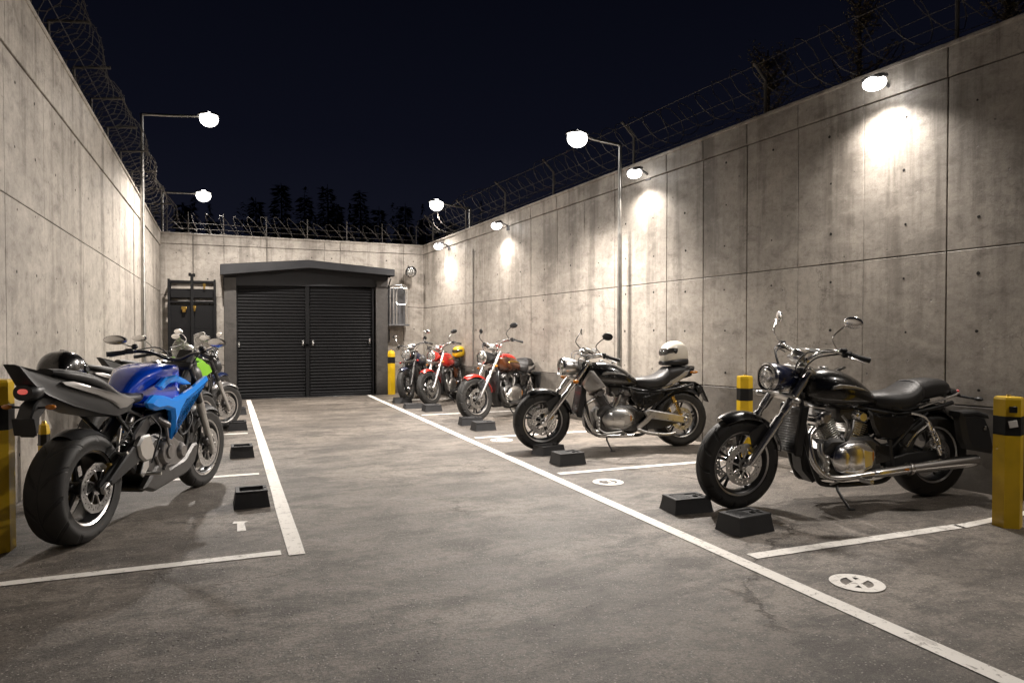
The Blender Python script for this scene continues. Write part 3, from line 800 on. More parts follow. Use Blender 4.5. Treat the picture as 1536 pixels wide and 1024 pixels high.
wheel_stop(3.10, 10.95, 2, (.85, .95, 1.0), 'black rubber wheel stop right of the bright red cruiser wheel', G1)
wheel_stop(2.93, 11.45, -2, (.95, .9, .7), 'black rubber wheel stop left of the bright red cruiser wheel', G1)
wheel_stop(2.96, 12.35, 0, (.95, .9, .9), 'black rubber wheel stop under the farthest dark cruiser on the right', G1)
wheel_stop(.215, 5.62, 0, (.76, 1.05, 1.15), 'black rubber wheel stop nearest the camera on the left, above the painted 1', G2)
wheel_stop(.21, 7.78, 1, (.70, 1.05, 1.1), 'second black rubber wheel stop on the left, beside the aisle line', G2)
wheel_stop(.22, 9.86, 0, (.70, 1.05, 1.05), 'third black rubber wheel stop on the left, by the lime motorcycle wheel', G2)
wheel_stop(.27, 11.6, 0, (.70, 1.0, 1.0), 'fourth and farthest black rubber wheel stop on the left', G2)

# ---------------------------------------------------------------- trees beyond the walls
def conifer(x, y, h, seed, label, gr='conifers beyond the end wall'):
    rnd = random.Random(seed); root = empty('conifer_tree', (x, y, 0)); tag(root, label, 'tree', gr)
    mb = MB(); mb.tube([(0, 0, 0), (.05, 0, h*.5), (0, 0, h)], [.16, .09, .012], 8, 2); mb.build('trunk', 'bark', root)
    mb = MB(); z = h*.12; wid = rnd.uniform(.19, .27)*h
    while z < h*.985:
        t = (z/h-.12)/.88; rad = wid*(1-t)**.85*rnd.uniform(.75, 1.1)+.08
        nb = 7 if t < .8 else 5
        a0 = rnd.uniform(0, 6.28)
        for k in range(nb):
            a = a0+6.283*k/nb+rnd.uniform(-.3, .3); rl = rad*rnd.uniform(.6, 1.12)
            dx, dy = math.cos(a), math.sin(a); segs = max(3, int(rl/.16))
            for i in range(segs):
                q = (i+.6)/segs; p = Vector((dx*rl*q, dy*rl*q, z+rl*(.22*q-.42*q*q)+rnd.uniform(-.04, .04)))
                s_ = .23*(1.3-q*.7)*rnd.uniform(.7, 1.3)
                for side in (-1, 1):
                    v = Vector((dx*.7-dy*side, dy*.7+dx*side, rnd.uniform(-.7, .1))).normalized()*s_*1.7
                    w = Vector((dx, dy, rnd.uniform(-.2, .5)))*s_*.45
                    mb.add([p, p+v*.6+w*.5, p+v, p+v*.55-w*.6], [[0, 1, 2, 3]])
        z += h*.020*rnd.uniform(.7, 1.3)
    mb.build('crown', 'needles', root, flat=True)
TL = ['slender', 'broad', 'tall pointed', 'ragged', 'bushy', 'leaning', 'narrow', 'full', 'thin topped', 'short', 'spiky', 'dense']
tx = [(-1.5, 36, 7.0), (-.2, 39, 6.8), (1.7, 37, 7.6), (2.8, 36, 8.2), (4.2, 39, 8.3), (5.1, 37, 8.5), (6.0, 40, 8.1), (6.9, 38, 8.5), (8.1, 39, 7.9), (9.3, 38, 8.0), (10.4, 38, 7.4), (11.6, 37, 7.0)]
place_w = ['farthest left of the row', 'second from the left', 'third from the left', 'fourth from the left', 'fifth from the left', 'left of the middle', 'in the middle of the row', 'right of the middle', 'fifth from the right', 'third from the right', 'second from the right', 'farthest right of the row']
place_w[8] = 'fourth from the right'
for i, (x, y, h) in enumerate(tx): conifer(x, y, h, 20+i, '%s dark conifer beyond the end wall, %s' % (TL[i], place_w[i]))
mb = MB(); rnd = random.Random(77)
for k in range(90):
    x = rnd.uniform(-6, 22); y = rnd.uniform(43, 52); hh = rnd.uniform(7.2, 9.6); w0 = rnd.uniform(.9, 1.5)
    for i in range(190):
        t = rnd.random()**.8; a = rnd.uniform(0, 6.283); rr_ = w0*(1-t)*rnd.uniform(.5, 1.05)+.05
        p = Vector((x+rr_*math.cos(a), y+rr_*math.sin(a), .4+t*(hh-.4))); s_ = rnd.uniform(.25, .5)*(1.1-t*.6)
        v = Vector((math.cos(a), math.sin(a), rnd.uniform(-.7, .0)))*s_; w = Vector((-math.sin(a), math.cos(a), 0))*s_*.6
        mb.add([p-v*.5, p+w*.5-v*.1, p+v, p-w*.5-v*.1], [[0, 1, 2, 3]])
tag(mb.build('distant_wood', 'needles', flat=True), 'dark far wood merging into one ragged mass behind the conifers', 'wood', kind='stuff')
def shrub_tree(x, y, h, z0, w, seed, label):
    rnd = random.Random(seed); root = empty('sparse_tree', (x, y, 0)); tag(root, label, 'tree', 'sparse trees behind the right wall')
    mb = MB(); mb.tube([(0, 0, 0), (.03, .02, z0), (0, 0, h-.1)], [.05, .035, .008], 8, 2); tips = []
    for k in range(26):
        z = z0+(h-z0)*rnd.random()**.8*.9; a = rnd.uniform(0, 6.28); l = w*rnd.uniform(.5, 1.1)*(1.15-.7*(z-z0)/(h-z0)); up = rnd.uniform(.5, 1.3)*l
        p1 = Vector((math.cos(a)*l*.5, math.sin(a)*l*.5, z+up*.35)); p2 = Vector((math.cos(a)*l, math.sin(a)*l, z+up))
        mb.tube([(0, 0, z), p1, p2], [.011, .007, .003], 5, 2); tips += [(Vector((0, 0, z)), p1, p2)]
    mb.build('trunk', 'bark', root)
    mb = MB()
    for a, b, c in tips:
        for i in range(80):
            t = rnd.random(); p = a.lerp(b, t*2) if t < .5 else b.lerp(c, t*2-1)
            p = p+Vector((rnd.gauss(0, .035), rnd.gauss(0, .035), rnd.gauss(0, .04)))
            u = Vector((rnd.uniform(-1, 1), rnd.uniform(-1, 1), rnd.uniform(-.3, 1))).normalized()*rnd.uniform(.03, .06); v = u.orthogonal().normalized()*.013
            mb.add([p, p+u*.5+v, p+u, p+u*.5-v], [[0, 1, 2, 3]])
    mb.build('crown', 'leaves', root, flat=True)
shrub_tree(6.35, 7.15, 4.85, 3.3, .42, 3, 'thin brownish tree showing over the right wall between two fence posts')
shrub_tree(6.55, 5.95, 5.25, 3.4, .55, 5, 'larger brownish tree right above the nearest wall floodlight')
shrub_tree(6.95, 4.6, 5.2, 3.5, .42, 6, 'dark sparse tree at the top right edge behind the razor wire')
#@@BIKES
# ---------------------------------------------------------------- motorcycles
# every motorcycle is built with the rear contact patch at the origin, +x forwards, +y to its left
def V(x, y, z): return Vector((x, y, z))
def disc_mesh(ro, ri, th, y, seed=0, carrier=True, rc=.035):
    """drilled brake disc: real holes in the band, spoked carrier"""
    mb = MB(); N = 72; rr = [ri, ri+(ro-ri)*.22, ri+(ro-ri)*.45, ri+(ro-ri)*.70, ro]
    for side in (-1, 1):
        yy = y+side*th/2; vs = []
        for r in rr:
            for k in range(N):
                q = r*(1+.012*math.sin(k*2*math.pi/N*12)) if r == ro else r
                a = 2*math.pi*k/N; vs.append((q*math.cos(a), yy, q*math.sin(a)))
        fs = []
        for i in range(4):
            for k in range(N):
                if (i == 1 and k % 4 == 0) or (i == 2 and k % 4 == 2): continue
                l = (k+1) % N; fs.append([i*N+k, i*N+l, (i+1)*N+l, (i+1)*N+k])
        mb.add(vs, fs)
    for r, f in ((rr[0], 1), (rr[-1], 1)):
        mb.lathe([(r, y-th/2), (r, y+th/2)], (0, 0, 0), 'y', N)
    if carrier:
        for k in range(8):
            a = 2*math.pi*k/8+.2
            mb.tube([(rc*math.cos(a-.35), y, rc*math.sin(a-.35)), ((ri+.006)*math.cos(a), y, (ri+.006)*math.sin(a))], .006, 6, 1)
            mb.ell(((ri+.004)*math.cos(a), y, (ri+.004)*math.sin(a)), (.011, .007, .011), 8, 6)
        mb.lathe([(rc-.012, y-.006), (rc+.008, y-.006), (rc+.008, y+.006), (rc-.012, y+.006)], (0, 0, 0), 'y', 24, closed=True)
    return mb
def wheel(root, name, x, r, w, rim_r, spokes, rimmat, lipmat, tyremat, mtx, discs, disc_r=.15, hub=.045, style='cast', split=.12):
    """rim is the part; tyre and brake discs are its sub-parts; origin on the axle"""
    mb = MB(); hw = w*.40
    prof = [(rim_r-.028, -hw*.55), (rim_r-.014, -hw*.9), (rim_r+.004, -hw*1.0), (rim_r+.004, -hw*1.0+.008), (rim_r-.012, -hw*.62), (rim_r-.022, 0), (rim_r-.012, hw*.62), (rim_r+.004, hw-.008), (rim_r+.004, hw), (rim_r-.014, hw*.9), (rim_r-.028, hw*.55), (rim_r-.034, 0)]
    mb.lathe(prof, (0, 0, 0), 'y', 56, closed=True)
    mb.lathe([(0, -w*.36), (hub*.5, -w*.36), (hub*.6, -w*.30), (hub, -w*.2), (hub*.9, 0), (hub, w*.2), (hub*.6, w*.30), (hub*.5, w*.36), (0, w*.36)], (0, 0, 0), 'y', 24)
    for k in range(spokes):
        a = 2*math.pi*(k+.3)/spokes
        for da in ((-split, split) if style == 'cast' else (0,)):
            p0 = (hub*.85*math.cos(a+da*1.5), 0, hub*.85*math.sin(a+da*1.5)); p1 = ((rim_r*.6)*math.cos(a+da*.9), 0, (rim_r*.6)*math.sin(a+da*.9)); p2 = ((rim_r-.024)*math.cos(a+da*1.25), 0, (rim_r-.024)*math.sin(a+da*1.25))
            mb.tube([p0, p1, p2], [.014, .010, .013] if style == 'cast' else [.022, .014, .019], 8, 3)
    mb.m(1)
    for s_ in (-1, 1): mb.lathe([(rim_r-.010, s_*(hw*.93)), (rim_r+.002, s_*(hw+.001)), (rim_r+.0055, s_*(hw-.001)), (rim_r+.0055, s_*(hw-.006))], (0, 0, 0), 'y', 56)
    o = mb.build(name, [rimmat, lipmat], root); o.matrix_local = mtx @ Matrix.Translation((x, 0, r))
    mb = MB(); q = []
    h = w/2
    for t in range(0, 21):
        a = math.pi*(t/20); c_, s_ = math.cos(a), math.sin(a)
        q.append((rim_r+.004+(r-rim_r-.004)*abs(s_)**.62, -h*math.copysign(abs(c_)**.62, c_)*(1 if abs(c_) < .98 else .88)))
    mb.lathe(q, (0, 0, 0), 'y', 72); ty = mb.build('tyre', tyremat, o, ang=60)
    for dy in discs:
        disc_mesh(disc_r, disc_r*.66, .005, dy).build('brake_disc', 'steel', o)
    return o
def fender(mb, cx, cz, r, w, a0, a1, depth=.05, th=.004, flare=0., n=26):
    """mudguard arc around the axle, angles in degrees from +x towards +z"""
    rings = []
    for i in range(n+1):
        t = i/n; a = R(a0+(a1-a0)*t); e_ = min(1, min(t, 1-t)*7+.25); ww = w*(.55+.45*e_**.6); ring = []
        rf = r+flare*(1-t)
        m_ = 11
        for k in range(m_):
            u = -1+2*k/(m_-1); rad = rf+depth*(1-abs(u)**2.6)-depth; ring.append((rad, u*ww))
        inner = [(q[0]-th, q[1]*.985) for q in ring[::-1]]
        rings.append([(cx+q[0]*math.cos(a), q[1], cz+q[0]*math.sin(a)) for q in ring+inner])
    mb.rings(rings, True); return mb
def finned(mb, base, top, wx, wy, n=9, head=.03, cap=.6):
    """cooling-fin stack between two points in the x-z plane"""
    b = Vector(base); t = Vector(top); d = t-b; L = d.length; rot = Matrix.Rotation(math.atan2(d.x, d.z), 3, 'Y')
    mb.box(b+d*.5, (wx*.80, wy*.80, L), rot, .012)
    for i in range(n):
        mb.box(b+d*((i+.5)/n), (wx*(.98+.04*math.sin(i)), wy, L/n*.42), rot, .0025)
    return rot
def loft_side(mb, poly, y0, y1, bev=.012, rot=None): return mb.prism(poly, y0, y1, bev, rot=rot)

def helmet(name, loc, rz, tilt, sc, shell, trim, label, style='full'):
    root = empty(name, loc, R(rz)); root.rotation_euler = (0, R(tilt), R(rz)); root.scale = (sc, sc, sc)
    tag(root, label, 'helmet')
    mb = MB(); mb.loft([(-.150, .10, .14, .02, 2), (-.142, .055, .185, .068, 2.1), (-.105, .020, .232, .105, 2.3), (-.05, .008, .258, .122, 2.4), (.01, .002, .262, .126, 2.4), (.06, .0, .248, .122, 2.4), (.105, .005, .218, .104, 2.4), (.135, .02, .165, .078, 2.5), (.152, .035, .115, .045, 2.3)], 4, 30)
    mb.build('shell', shell, root)
    mb = MB(); mb.loft([(.02, .118, .205, .1275, 2.6), (.07, .105, .205, .1235, 2.6), (.112, .10, .192, .104, 2.6), (.142, .098, .168, .076, 2.6), (.156, .105, .150, .045, 2.3)], 4, 28); mb.build('visor', 'smoke', root)
    if trim:
        mb = MB(); mb.loft([(-.152, -.002, .075, .05, 2.4), (-.12, -.004, .082, .106, 2.6), (-.05, -.006, .085, .128, 2.8), (.02, -.006, .080, .131, 2.8), (.08, -.004, .070, .121, 2.8), (.13, -.002, .055, .088, 2.8), (.155, .0, .045, .05, 2.4)], 4, 28); mb.build('chin_guard', trim, root)
    mb = MB()
    for s_ in (-1, 1): mb.lathe([(0, .006), (.018, .006), (.022, 0)], (.045, s_*.1255, .15), 'y', 16) if s_ > 0 else mb.lathe([(0, -.006), (.018, -.006), (.022, 0)], (.045, s_*.1255, .15), 'y', 16)
    mb.box((.0, 0, .262), (.05, .03, .008)); mb.build('visor_pivot', 'satin', root)
    return root

def mirrors(root, pts, ang, size, mtx, matn='chrome', rodmat='chrome'):
    for s_ in (1, -1):
        mb = MB(); P = [V(p[0], p[1]*s_, p[2]) for p in pts]; mb.tube(P, .0055, 8, 5)
        rot = RZ(s_*ang)
        c = P[-1]+V(-.03, 0, .02)
        mb.ell(c, (.014, size[0], size[1]), 20, 10, rot)
        o = mb.build('mirror', matn, root); o.matrix_local = mtx
        mb = MB(); mb.ell(c+rot @ V(-.006, 0, 0), (.010, size[0]*.92, size[1]*.92), 20, 8, rot); q = mb.build('mirror_glass', 'chrome', o)

FRONT = ('front_wheel', 'fork_leg', 'triple_clamp', 'front_mudguard', 'headlight', 'turn_signal', 'handlebar', 'mirror', 'cables', 'speedometer', 'windscreen', 'screen_bracket')
def cruiser(label, front, rear, cfg, scale=1.):
    f = Vector((*front, 0)); r_ = Vector((*rear, 0)); d = f-r_; r_ = f-d.normalized()*1.66*scale
    root = empty('motorcycle', r_, math.atan2(d.y, d.x)); root.scale = (scale,)*3
    tag(root, label, 'motorcycle')
    WB = 1.66; rf, rr = .335, .328; g = cfg.get
    hx, hz = 1.13, 1.03; ax, az = WB, rf
    axis = V(hx-ax, 0, hz-az).normalized(); H = V(hx, 0, hz)
    st = Matrix.Translation(H) @ Matrix.Rotation(R(g('steer', 6)), 4, axis) @ Matrix.Translation(-H)
    I4 = Matrix.Identity(4)
    def P(mb, name, m, parent=None, front_=False, **k):
        o = mb.build(name, m, parent or root, **k)
        if front_: o.matrix_local = st
        return o
    bright = g('bright', 'chrome'); paint = g('paint', 'black'); pf = g('fender', paint)
    # wheels
    wheel(root, 'front_wheel', WB, rf, .125, .232, g('spokes', 5), 'blackmetal', 'steel', 'tyre', st, (.072, -.072), .152)
    wheel(root, 'rear_wheel', 0, rr, .175, .215, g('spokes', 5), 'blackmetal', 'steel', 'tyre', I4, (.085,), .13)
    # fork
    for s_ in (1, -1):
        y = s_*.112
        mb = MB(); top = V(hx+.015, y, 1.01); low = V(ax+.006, y, az-.015); u = (low-top)
        mb.tube([top-u*.01, top+u*.55], .0215, 16, 1)
        mb.tube([top+u*.10, top+u*.13, top+u*.42, top+u*.45], [.027, .030, .030, .026], 16, 1)
        mb.m(1).tube([top+u*.50, top+u*.52, top+u*.93, top+u*1.0], [.030, .032, .028, .018], 16, 1)
        mb.lathe([(0, -.022), (.026, -.022), (.030, -.010), (.030, .010), (.026, .022), (0, .022)], low, 'y', 16)
        fk = P(mb, 'fork_leg', [g('forkm', 'fork'), g('forklow', 'fork')], None, True)
        mb = MB(); mb.box(low+V(-.075, -s_*.018, .075), (.085, .045, .055), RY(40), .012); mb.lathe([(0, .03), (.018, .03), (.018, 0)], low+V(-.075, -s_*.01, .075), 'y', 12)
        mb.build('brake_caliper', g('caliper', 'castalu'), fk)
    mb = MB(); rot = Matrix.Rotation(math.atan2(axis.x, axis.z), 3, 'Y')
    for t in (.02, .30):
        c = V(hx, 0, 1.01)+(V(ax, 0, az)-V(hx, 0, 1.01))*t
        mb.box(c+V(.01, 0, 0), (.075, .285, .034), rot, .012)
    mb.tube([H+V(-.03, 0, .03), H+V(.13, 0, -.16)], .026, 12, 1)
    P(mb, 'triple_clamp', g('clamp', 'castalu'), None, True)
    # front mudguard
    mb = MB(); fender(mb, WB, rf, rf+.040, .082, g('fa0', 62), g('fa1', 168), .045); mb.m(1)
    for s_ in (1, -1):
        mb.prism([(WB-.02, rf+.235), (WB-.14, rf+.30), (WB-.20, rf+.235), (WB-.085, rf+.14), (WB-.05, rf+.12)], s_*.080, s_*.094, .004)
    P(mb, 'front_mudguard', [pf, 'blackmetal'], None, True)
    # headlight
    hl = g('hl', (1.39, .945, .098)); c = V(hl[0], 0, hl[1]); rad = hl[2]
    mb = MB(); mb.lathe([(rad*.93, .050), (rad, .050), (rad*1.07, .035), (rad*1.08, .01), (rad*1.02, -.04), (rad*.92, -.10), (rad*.72, -.17), (rad*.45, -.22), (0, -.235)], c, 'x', 36, RY(-4))
    mb.m(1).lathe([(rad*.93, .058), (rad*1.0, .062), (rad*1.06, .052), (rad*1.08, .036), (rad*1.03, .030)], c, 'x', 36, RY(-4))
    hd = P(mb, 'headlight', [g('hlmat', 'navy'), 'chrome'], None, True)
    mb = MB(); mb.lathe([(0, .072), (rad*.4, .068), (rad*.75, .058), (rad*.95, .046)], c, 'x', 32, RY(-4)); mb.build('headlight_lens', 'lens', hd)
    # indicators
    for s_ in (1, -1):
        mb = MB(); mb.tube([(1.30, s_*.10, .80), (1.33, s_*.17, .80)], .007, 6, 1); mb.m(1).ell((1.335, s_*.195, .80), (.035, .026, .022), 14, 8)
        P(mb, 'turn_signal', ['blackmetal', g('sig', 'amber')], None, True)
    # handlebar
    bz = g('barz', 0.); bxk = g('barx', 0.)
    mb = MB(); half = [(1.135, .0, 1.075), (1.13, .045, 1.075), (1.115, .12, 1.12+bz), (1.10+bxk, .22, 1.155+bz), (1.06+bxk, .30, 1.148+bz), (.995+bxk, .345, 1.130+bz), (.90+bxk, .385, 1.105+bz)]
    mb.tube([V(p[0], -p[1], p[2]) for p in half[::-1]]+[V(*p) for p in half[1:]], .0135, 12, 4)
    for s_ in (1, -1): mb.box((1.13, s_*.045, 1.06), (.04, .034, .06), None, .01)
    hb = P(mb, 'handlebar', bright, None, True)
    for s_ in (1, -1):
        mb = MB(); a = V(1.01+bxk, s_*.338, 1.134+bz); b = V(.895+bxk, s_*.388, 1.103+bz); u = b-a
        mb.tube([a, a+u*.05, a+u*.1, a+u*.5, a+u*.93, b], [.020, .0205, .0175, .0180, .0185, .021], 14, 1); mb.build('grip', 'satin', hb)
        mb = MB(); mb.tube([a+V(.035, s_*.005, .0), a+V(.045, s_*.03, -.012), a+u*.6+V(.055, s_*.02, -.012), b+V(.05, s_*.012, -.022)], [.007, .008, .006, .007], 8, 4); mb.build('lever', bright, hb)
        mb = MB(); mb.box(a+V(.028, -s_*.014, .006), (.07, .055, .045), RZ(s_*-25), .012); mb.box(a+V(.045, -s_*.03, .036), (.05, .045, .022), RZ(s_*-25), .008); mb.build('switchgear', 'blackmetal', hb)
    mirrors(root, [(1.085+bxk, .29, 1.165+bz), (1.15+bxk, .30, 1.25+bz), (1.10+bxk, .335, 1.325+bz), (1.075+bxk, .37, 1.345+bz)], g('mang', 20), (.068, .042), st, g('mirror', 'chrome'))
    # cables
    mb = MB()
    for s_ in (1, -1):
        mb.tube([(1.08+bxk, s_*.27, 1.15+bz), (1.24, s_*.17, 1.14+bz), (1.27, s_*.09, 1.02), (1.20, s_*.05, .86)], .0045, 6, 5)
        mb.tube([(1.06+bxk, s_*.29, 1.14+bz), (1.20, s_*.20, 1.10+bz), (1.22, s_*.10, .96), (1.16, s_*.06, .80)], .0055, 6, 5)
    P(mb, 'cables', 'rubber', None, True)
    # dials
    mb = MB(); mb.lathe([(0, .0), (.045, .0), (.052, .02), (.052, .05), (.046, .056), (.044, .05), (0, .05)], (1.19, g('podoff', .0), 1.08), 'z', 26, RY(-32)); mb.box((1.19, 0, 1.075), (.08, .12, .03), RY(-32), .01); mb.box((1.09, 0, 1.125), (.11, .13, .012), RY(-28), .004); mb.box((1.04, 0, 1.125), (.012, .13, .05), RY(-28), .004); mb.box((1.13, 0, 1.10), (.02, .03, .05), None, .004)
    P(mb, 'speedometer', 'satin' if cfg.get('pod') == 'dark' else ['castalu'], None, True)
    # frame
    mb = MB()
    mb.tube([(1.135, 0, 1.00), (1.20, 0, .84)], .036, 14, 1)
    for s_ in (1, -1):
        mb.tube([(1.175, s_*.03, .87), (1.19, s_*.085, .72), (1.165, s_*.115, .45), (1.10, s_*.125, .24), (1.02, s_*.125, .165), (.70, s_*.125, .155), (.50, s_*.12, .17), (.44, s_*.12, .26), (.46, s_*.12, .48), (.43, s_*.12, .66)], .0185, 10, 4)
        mb.tube([(1.15, s_*.03, .92), (.85, s_*.06, .76), (.55, s_*.10, .68), (.30, s_*.115, .66), (.02, s_*.12, .70), (-.12, s_*.11, .73)], .017, 10, 4)
        mb.tube([(.45, s_*.12, .40), (.28, s_*.12, .55), (.12, s_*.12, .66)], .013, 8, 3)
        mb.prism([(.50, .32), (.50, .22), (.30, .22), (.02, .30), (-.05, .335), (.02, .375), (.30, .36)], s_*.100, s_*.128, .006)
        mb.lathe([(0, -.012), (.02, -.012), (.022, 0), (.02, .012), (0, .012)], (0, s_*.137, rr), 'y', 12)
    mb.box((.35, 0, .30), (.06, .2, .07), None, .02)
    P(mb, 'frame', 'blackmetal')
    # radiator
    mb = MB(); ro = RY(-10)
    mb.box((1.225, 0, .56), (.045, .23, .34), ro, .01)
    for k in range(17): mb.box(V(1.225, 0, .56)+ro @ V(.024, 0, -.15+k*.0187), (.004, .205, .006), ro, .001)
    for s_ in (1, -1): mb.box((1.22, s_*.122, .56), (.065, .022, .37), ro, .01)
    P(mb, 'radiator', 'blackmetal')
    # engine
    em = g('engine', 'darkmetal'); ec = g('cover', 'chrome')
    mb = MB(); mb.prism([(1.06, .42), (1.05, .24), (.95, .185), (.60, .18), (.52, .25), (.52, .44), (.62, .50), (.98, .50)], -.13, .13, .03)
    mb.box((.84, 0, .46), (.30, .20, .14), None, .03)
    mb.box((.80, 0, .66), (.16, .16, .12), None, .02)
    en = P(mb, 'engine', em)
    for b_, t_ in (((.915, 0, .46), (.995, 0, .61)), ((.755, 0, .46), (.705, 0, .61))):
        mb = MB(); ro = finned(mb, b_, t_, .135, .21, 10); d_ = (Vector(t_)-Vector(b_)).normalized()
        cy = mb.build('cylinder', g('cyl', 'gunmetal'), en)
        mb = MB(); c_ = Vector(t_)+d_*.035
        mb.box(c_, (.150, .225, .065), ro, .022); mb.box(c_+d_*.035, (.11, .17, .03), ro, .012)
        for s_ in (1, -1):
            mb.lathe([(0, s_*.012), (.030, s_*.012), (.038, 0)], c_+V(0, s_*.113, 0), 'y', 18)
            for q in (-.05, .05): mb.ell(c_+ro @ V(q, s_*.113, .012), (.008, .006, .008), 8, 5)
        mb.build('cylinder_head', g('heads', ec), en)
    for s_ in (1, -1):
        mb = MB(); y0 = s_*.125
        mb.prism([(1.00, .36), (.955, .27), (.88, .225), (.74, .225), (.64, .265), (.61, .33), (.625, .42), (.70, .47), (.83, .485), (.94, .445)], y0, y0+s_*.045, .022)
        mb.lathe([(0, s_*.022), (.045, s_*.022), (.075, s_*.012), (.09, 0)], (.90, y0+s_*.043, .345), 'y', 30)
        mb.ell((.795, y0+s_*.028, .355), (.185, .040, .118), 30, 14); mb.prism([(.755, .425), (.74, .27), (.665, .295), (.645, .40)], y0+s_*.045, y0+s_*.066, .009)
        for a in range(8):
            an = 2*math.pi*a/8; mb.ell((.80+.165*math.cos(an), y0+s_*.044, .355+.105*math.sin(an)), (.008, .006, .008), 8, 5)
        mb.build('engine_cover', ec, en)
    mb = MB(); mb.ell((.665, .19, .365), (.008, .004, .040), 12, 6); mb.build('cover_badge', 'amber', en)
    mb = MB(); mb.box((1.035, .145, .32), (.05, .05, .13), None, .015); mb.tube([(1.06, .12, .46), (1.075, .14, .40), (1.04, .15, .34)], .022, 10, 3)
    for z in (.25, .29, .33): mb.ell((1.04, .175, z), (.02, .014, .015), 10, 6)
    mb.build('manifold', g('plumb', 'castalu'), en); mb = MB(); mb.tube([(.76, .1, .62), (.80, .13, .55), (.84, .13, .48)], .012, 8, 3); mb.tube([(.87, .11, .66), (.84, .135, .60), (.86, .13, .50)], .009, 8, 3)
    mb.build('intake_pipe', g('plumb', 'castalu'), en)
    # exhausts on the left (near) side and a header on each cylinder
    xm = g('pipe', 'chrome')
    if g('exh', 'long') == 'long':
        mb = MB(); mb.tube([(1.05, .06, .58), (1.14, .10, .50), (1.13, .14, .33), (1.04, .155, .232), (.90, .17, .215), (.72, .18, .232), (.62, .185, .238)], [.021, .022, .022, .022, .022, .023, .026], 14, 4)
        mb.tube([(.66, .185, .236), (.60, .187, .240), (.30, .19, .262), (.0, .193, .280), (-.22, .195, .293), (-.262, .195, .296), (-.255, .195, .296)], [.026, .033, .038, .046, .048, .044, .036], 20, 3)
        mb.lathe([(.048, 0), (.050, .012), (.048, .024)], (.33, .189, .259), 'x', 24)
        ex = P(mb, 'exhaust_pipe', xm)
        mb = MB(); mb.ell((.40, .228, .262), (.022, .005, .011), 12, 6); mb.build('exhaust_badge', 'amber', ex)
        mb = MB(); mb.tube([(.70, .06, .56), (.60, .11, .45), (.60, .16, .30), (.52, .17, .17), (.2, .185, .175), (.0, .19, .20)], .020, 12, 4)
        if g('pipe2', False): P(mb, 'exhaust_pipe', xm)
    else:
        mb = MB(); mb.tube([(1.05, .06, .58), (1.18, .10, .50), (1.15, .13, .33), (1.05, .15, .19), (.90, .16, .165), (.62, .165, .165)], .021, 14, 4); P(mb, 'exhaust_pipe', xm)
        mb = MB(); mb.prism([(.50, .43), (.46, .36), (.02, .285), (-.06, .30), (-.06, .35), (.0, .375), (.44, .455)], .135, .18, .012)
        mb.prism([(.60, .26), (.58, .215), (.46, .30), (.34, .42), (.40, .44), (.50, .345)], .165, .185, .006); mb.tube([(.59, .18, .235), (.45, .185, .19), (.24, .18, .165), (.12, .165, .18)], .021, 12, 4)
        mb.ell((-.01, .182, .33), (.035, .012, .035), 16, 8)
        P(mb, 'swingarm_cover', 'steel')
    # shocks
    for s_ in (1, -1):
        a = V(.15, s_*.155, .60); b = V(.035, s_*.155, .345); u = b-a; mb = MB()
        mb.tube([a, b], .009, 10, 1); mb.tube([a, a+u*.28], .024, 14, 1); mb.tube([b-u*.22, b], .020, 14, 1)
        hpts = []; nn = 46
        w_ = V(0, 1, 0); v_ = u.normalized().cross(w_)
        for i in range(nn*2): t = i/(nn*2-1); an = t*2*math.pi*7; hpts.append(a+u*(.15+.7*t)+(w_*math.cos(an)+v_*math.sin(an))*.025)
        mb.tube(hpts, .005, 6, 1); P(mb, 'shock_absorber', g('shock', bright))
    # footpegs, kickstand
    mb = MB()
    for s_ in (1, -1):
        mb.tube([(.74, s_*.13, .20), (.76, s_*.19, .195)], .012, 8, 1); mb.tube([(.76, s_*.19, .195), (.76, s_*.29, .20)], .017, 10, 1)
        mb.tube([(.90, s_*.17, .20), (1.0, s_*.19, .185), (1.06, s_*.23, .19)], .007, 8, 2)
    for s_ in (1, -1): mb.tube([(.76, s_*.15, .21), (.95, s_*.17, .20), (1.03, s_*.165, .24)], .012, 8, 3)
    mb.tube([(.74, -.13, .20), (.74, .13, .20)], .014, 8, 1)
    P(mb, 'footpegs', 'castalu')
    mb = MB(); mb.tube([(.92, .12, .18), (.94, .16, .12), (.905, .235, .012)], [.012, .010, .009], 8, 2); mb.box((.90, .245, .007), (.06, .035, .010), None, .003); P(mb, 'kickstand', 'blackmetal')
    # tank
    mb = MB(); dz = g('tankz', 0)
    mb.loft([(1.150, .80, .90, .030, 2), (1.125, .760, .958+dz, .085, 2.3), (1.06, .725, .992+dz, .130, 2.4), (.96, .705, 1.003+dz, .158, 2.4), (.84, .695, .985+dz, .165, 2.4), (.72, .695, .930+dz, .155, 2.3), (.61, .700, .850+dz*.6, .125, 2.2), (.53, .706, .785, .080, 2.1), (.49, .715, .752, .03, 2)], 5, 36)
    tk = P(mb, 'fuel_tank', paint)
    mb = MB(); mb.lathe([(0, .016), (.030, .015), (.038, .008), (.040, -.012)], (.95, 0, 1.002+dz), 'z', 24, RY(-2)); mb.m(1).box((.84, 0, .984+dz), (.16, .055, .018), RY(18), .008); mb.build('fuel_cap', ['chrome', 'black'], tk)
    if g('top'):  # second colour over the crest of the tank
        mb = MB()
        mb.loft([(1.115, .900, .960+dz, .070, 2.2), (1.06, .905, .9955+dz, .112, 2.3), (.96, .900, 1.0065+dz, .138, 2.3), (.84, .880, .989+dz, .144, 2.3), (.73, .845, .940+dz, .125, 2.2), (.64, .815, .880+dz, .08, 2.1), (.60, .815, .845+dz, .02, 2)], 5, 32)
        mb.build('tank_crest', g('top'), tk)
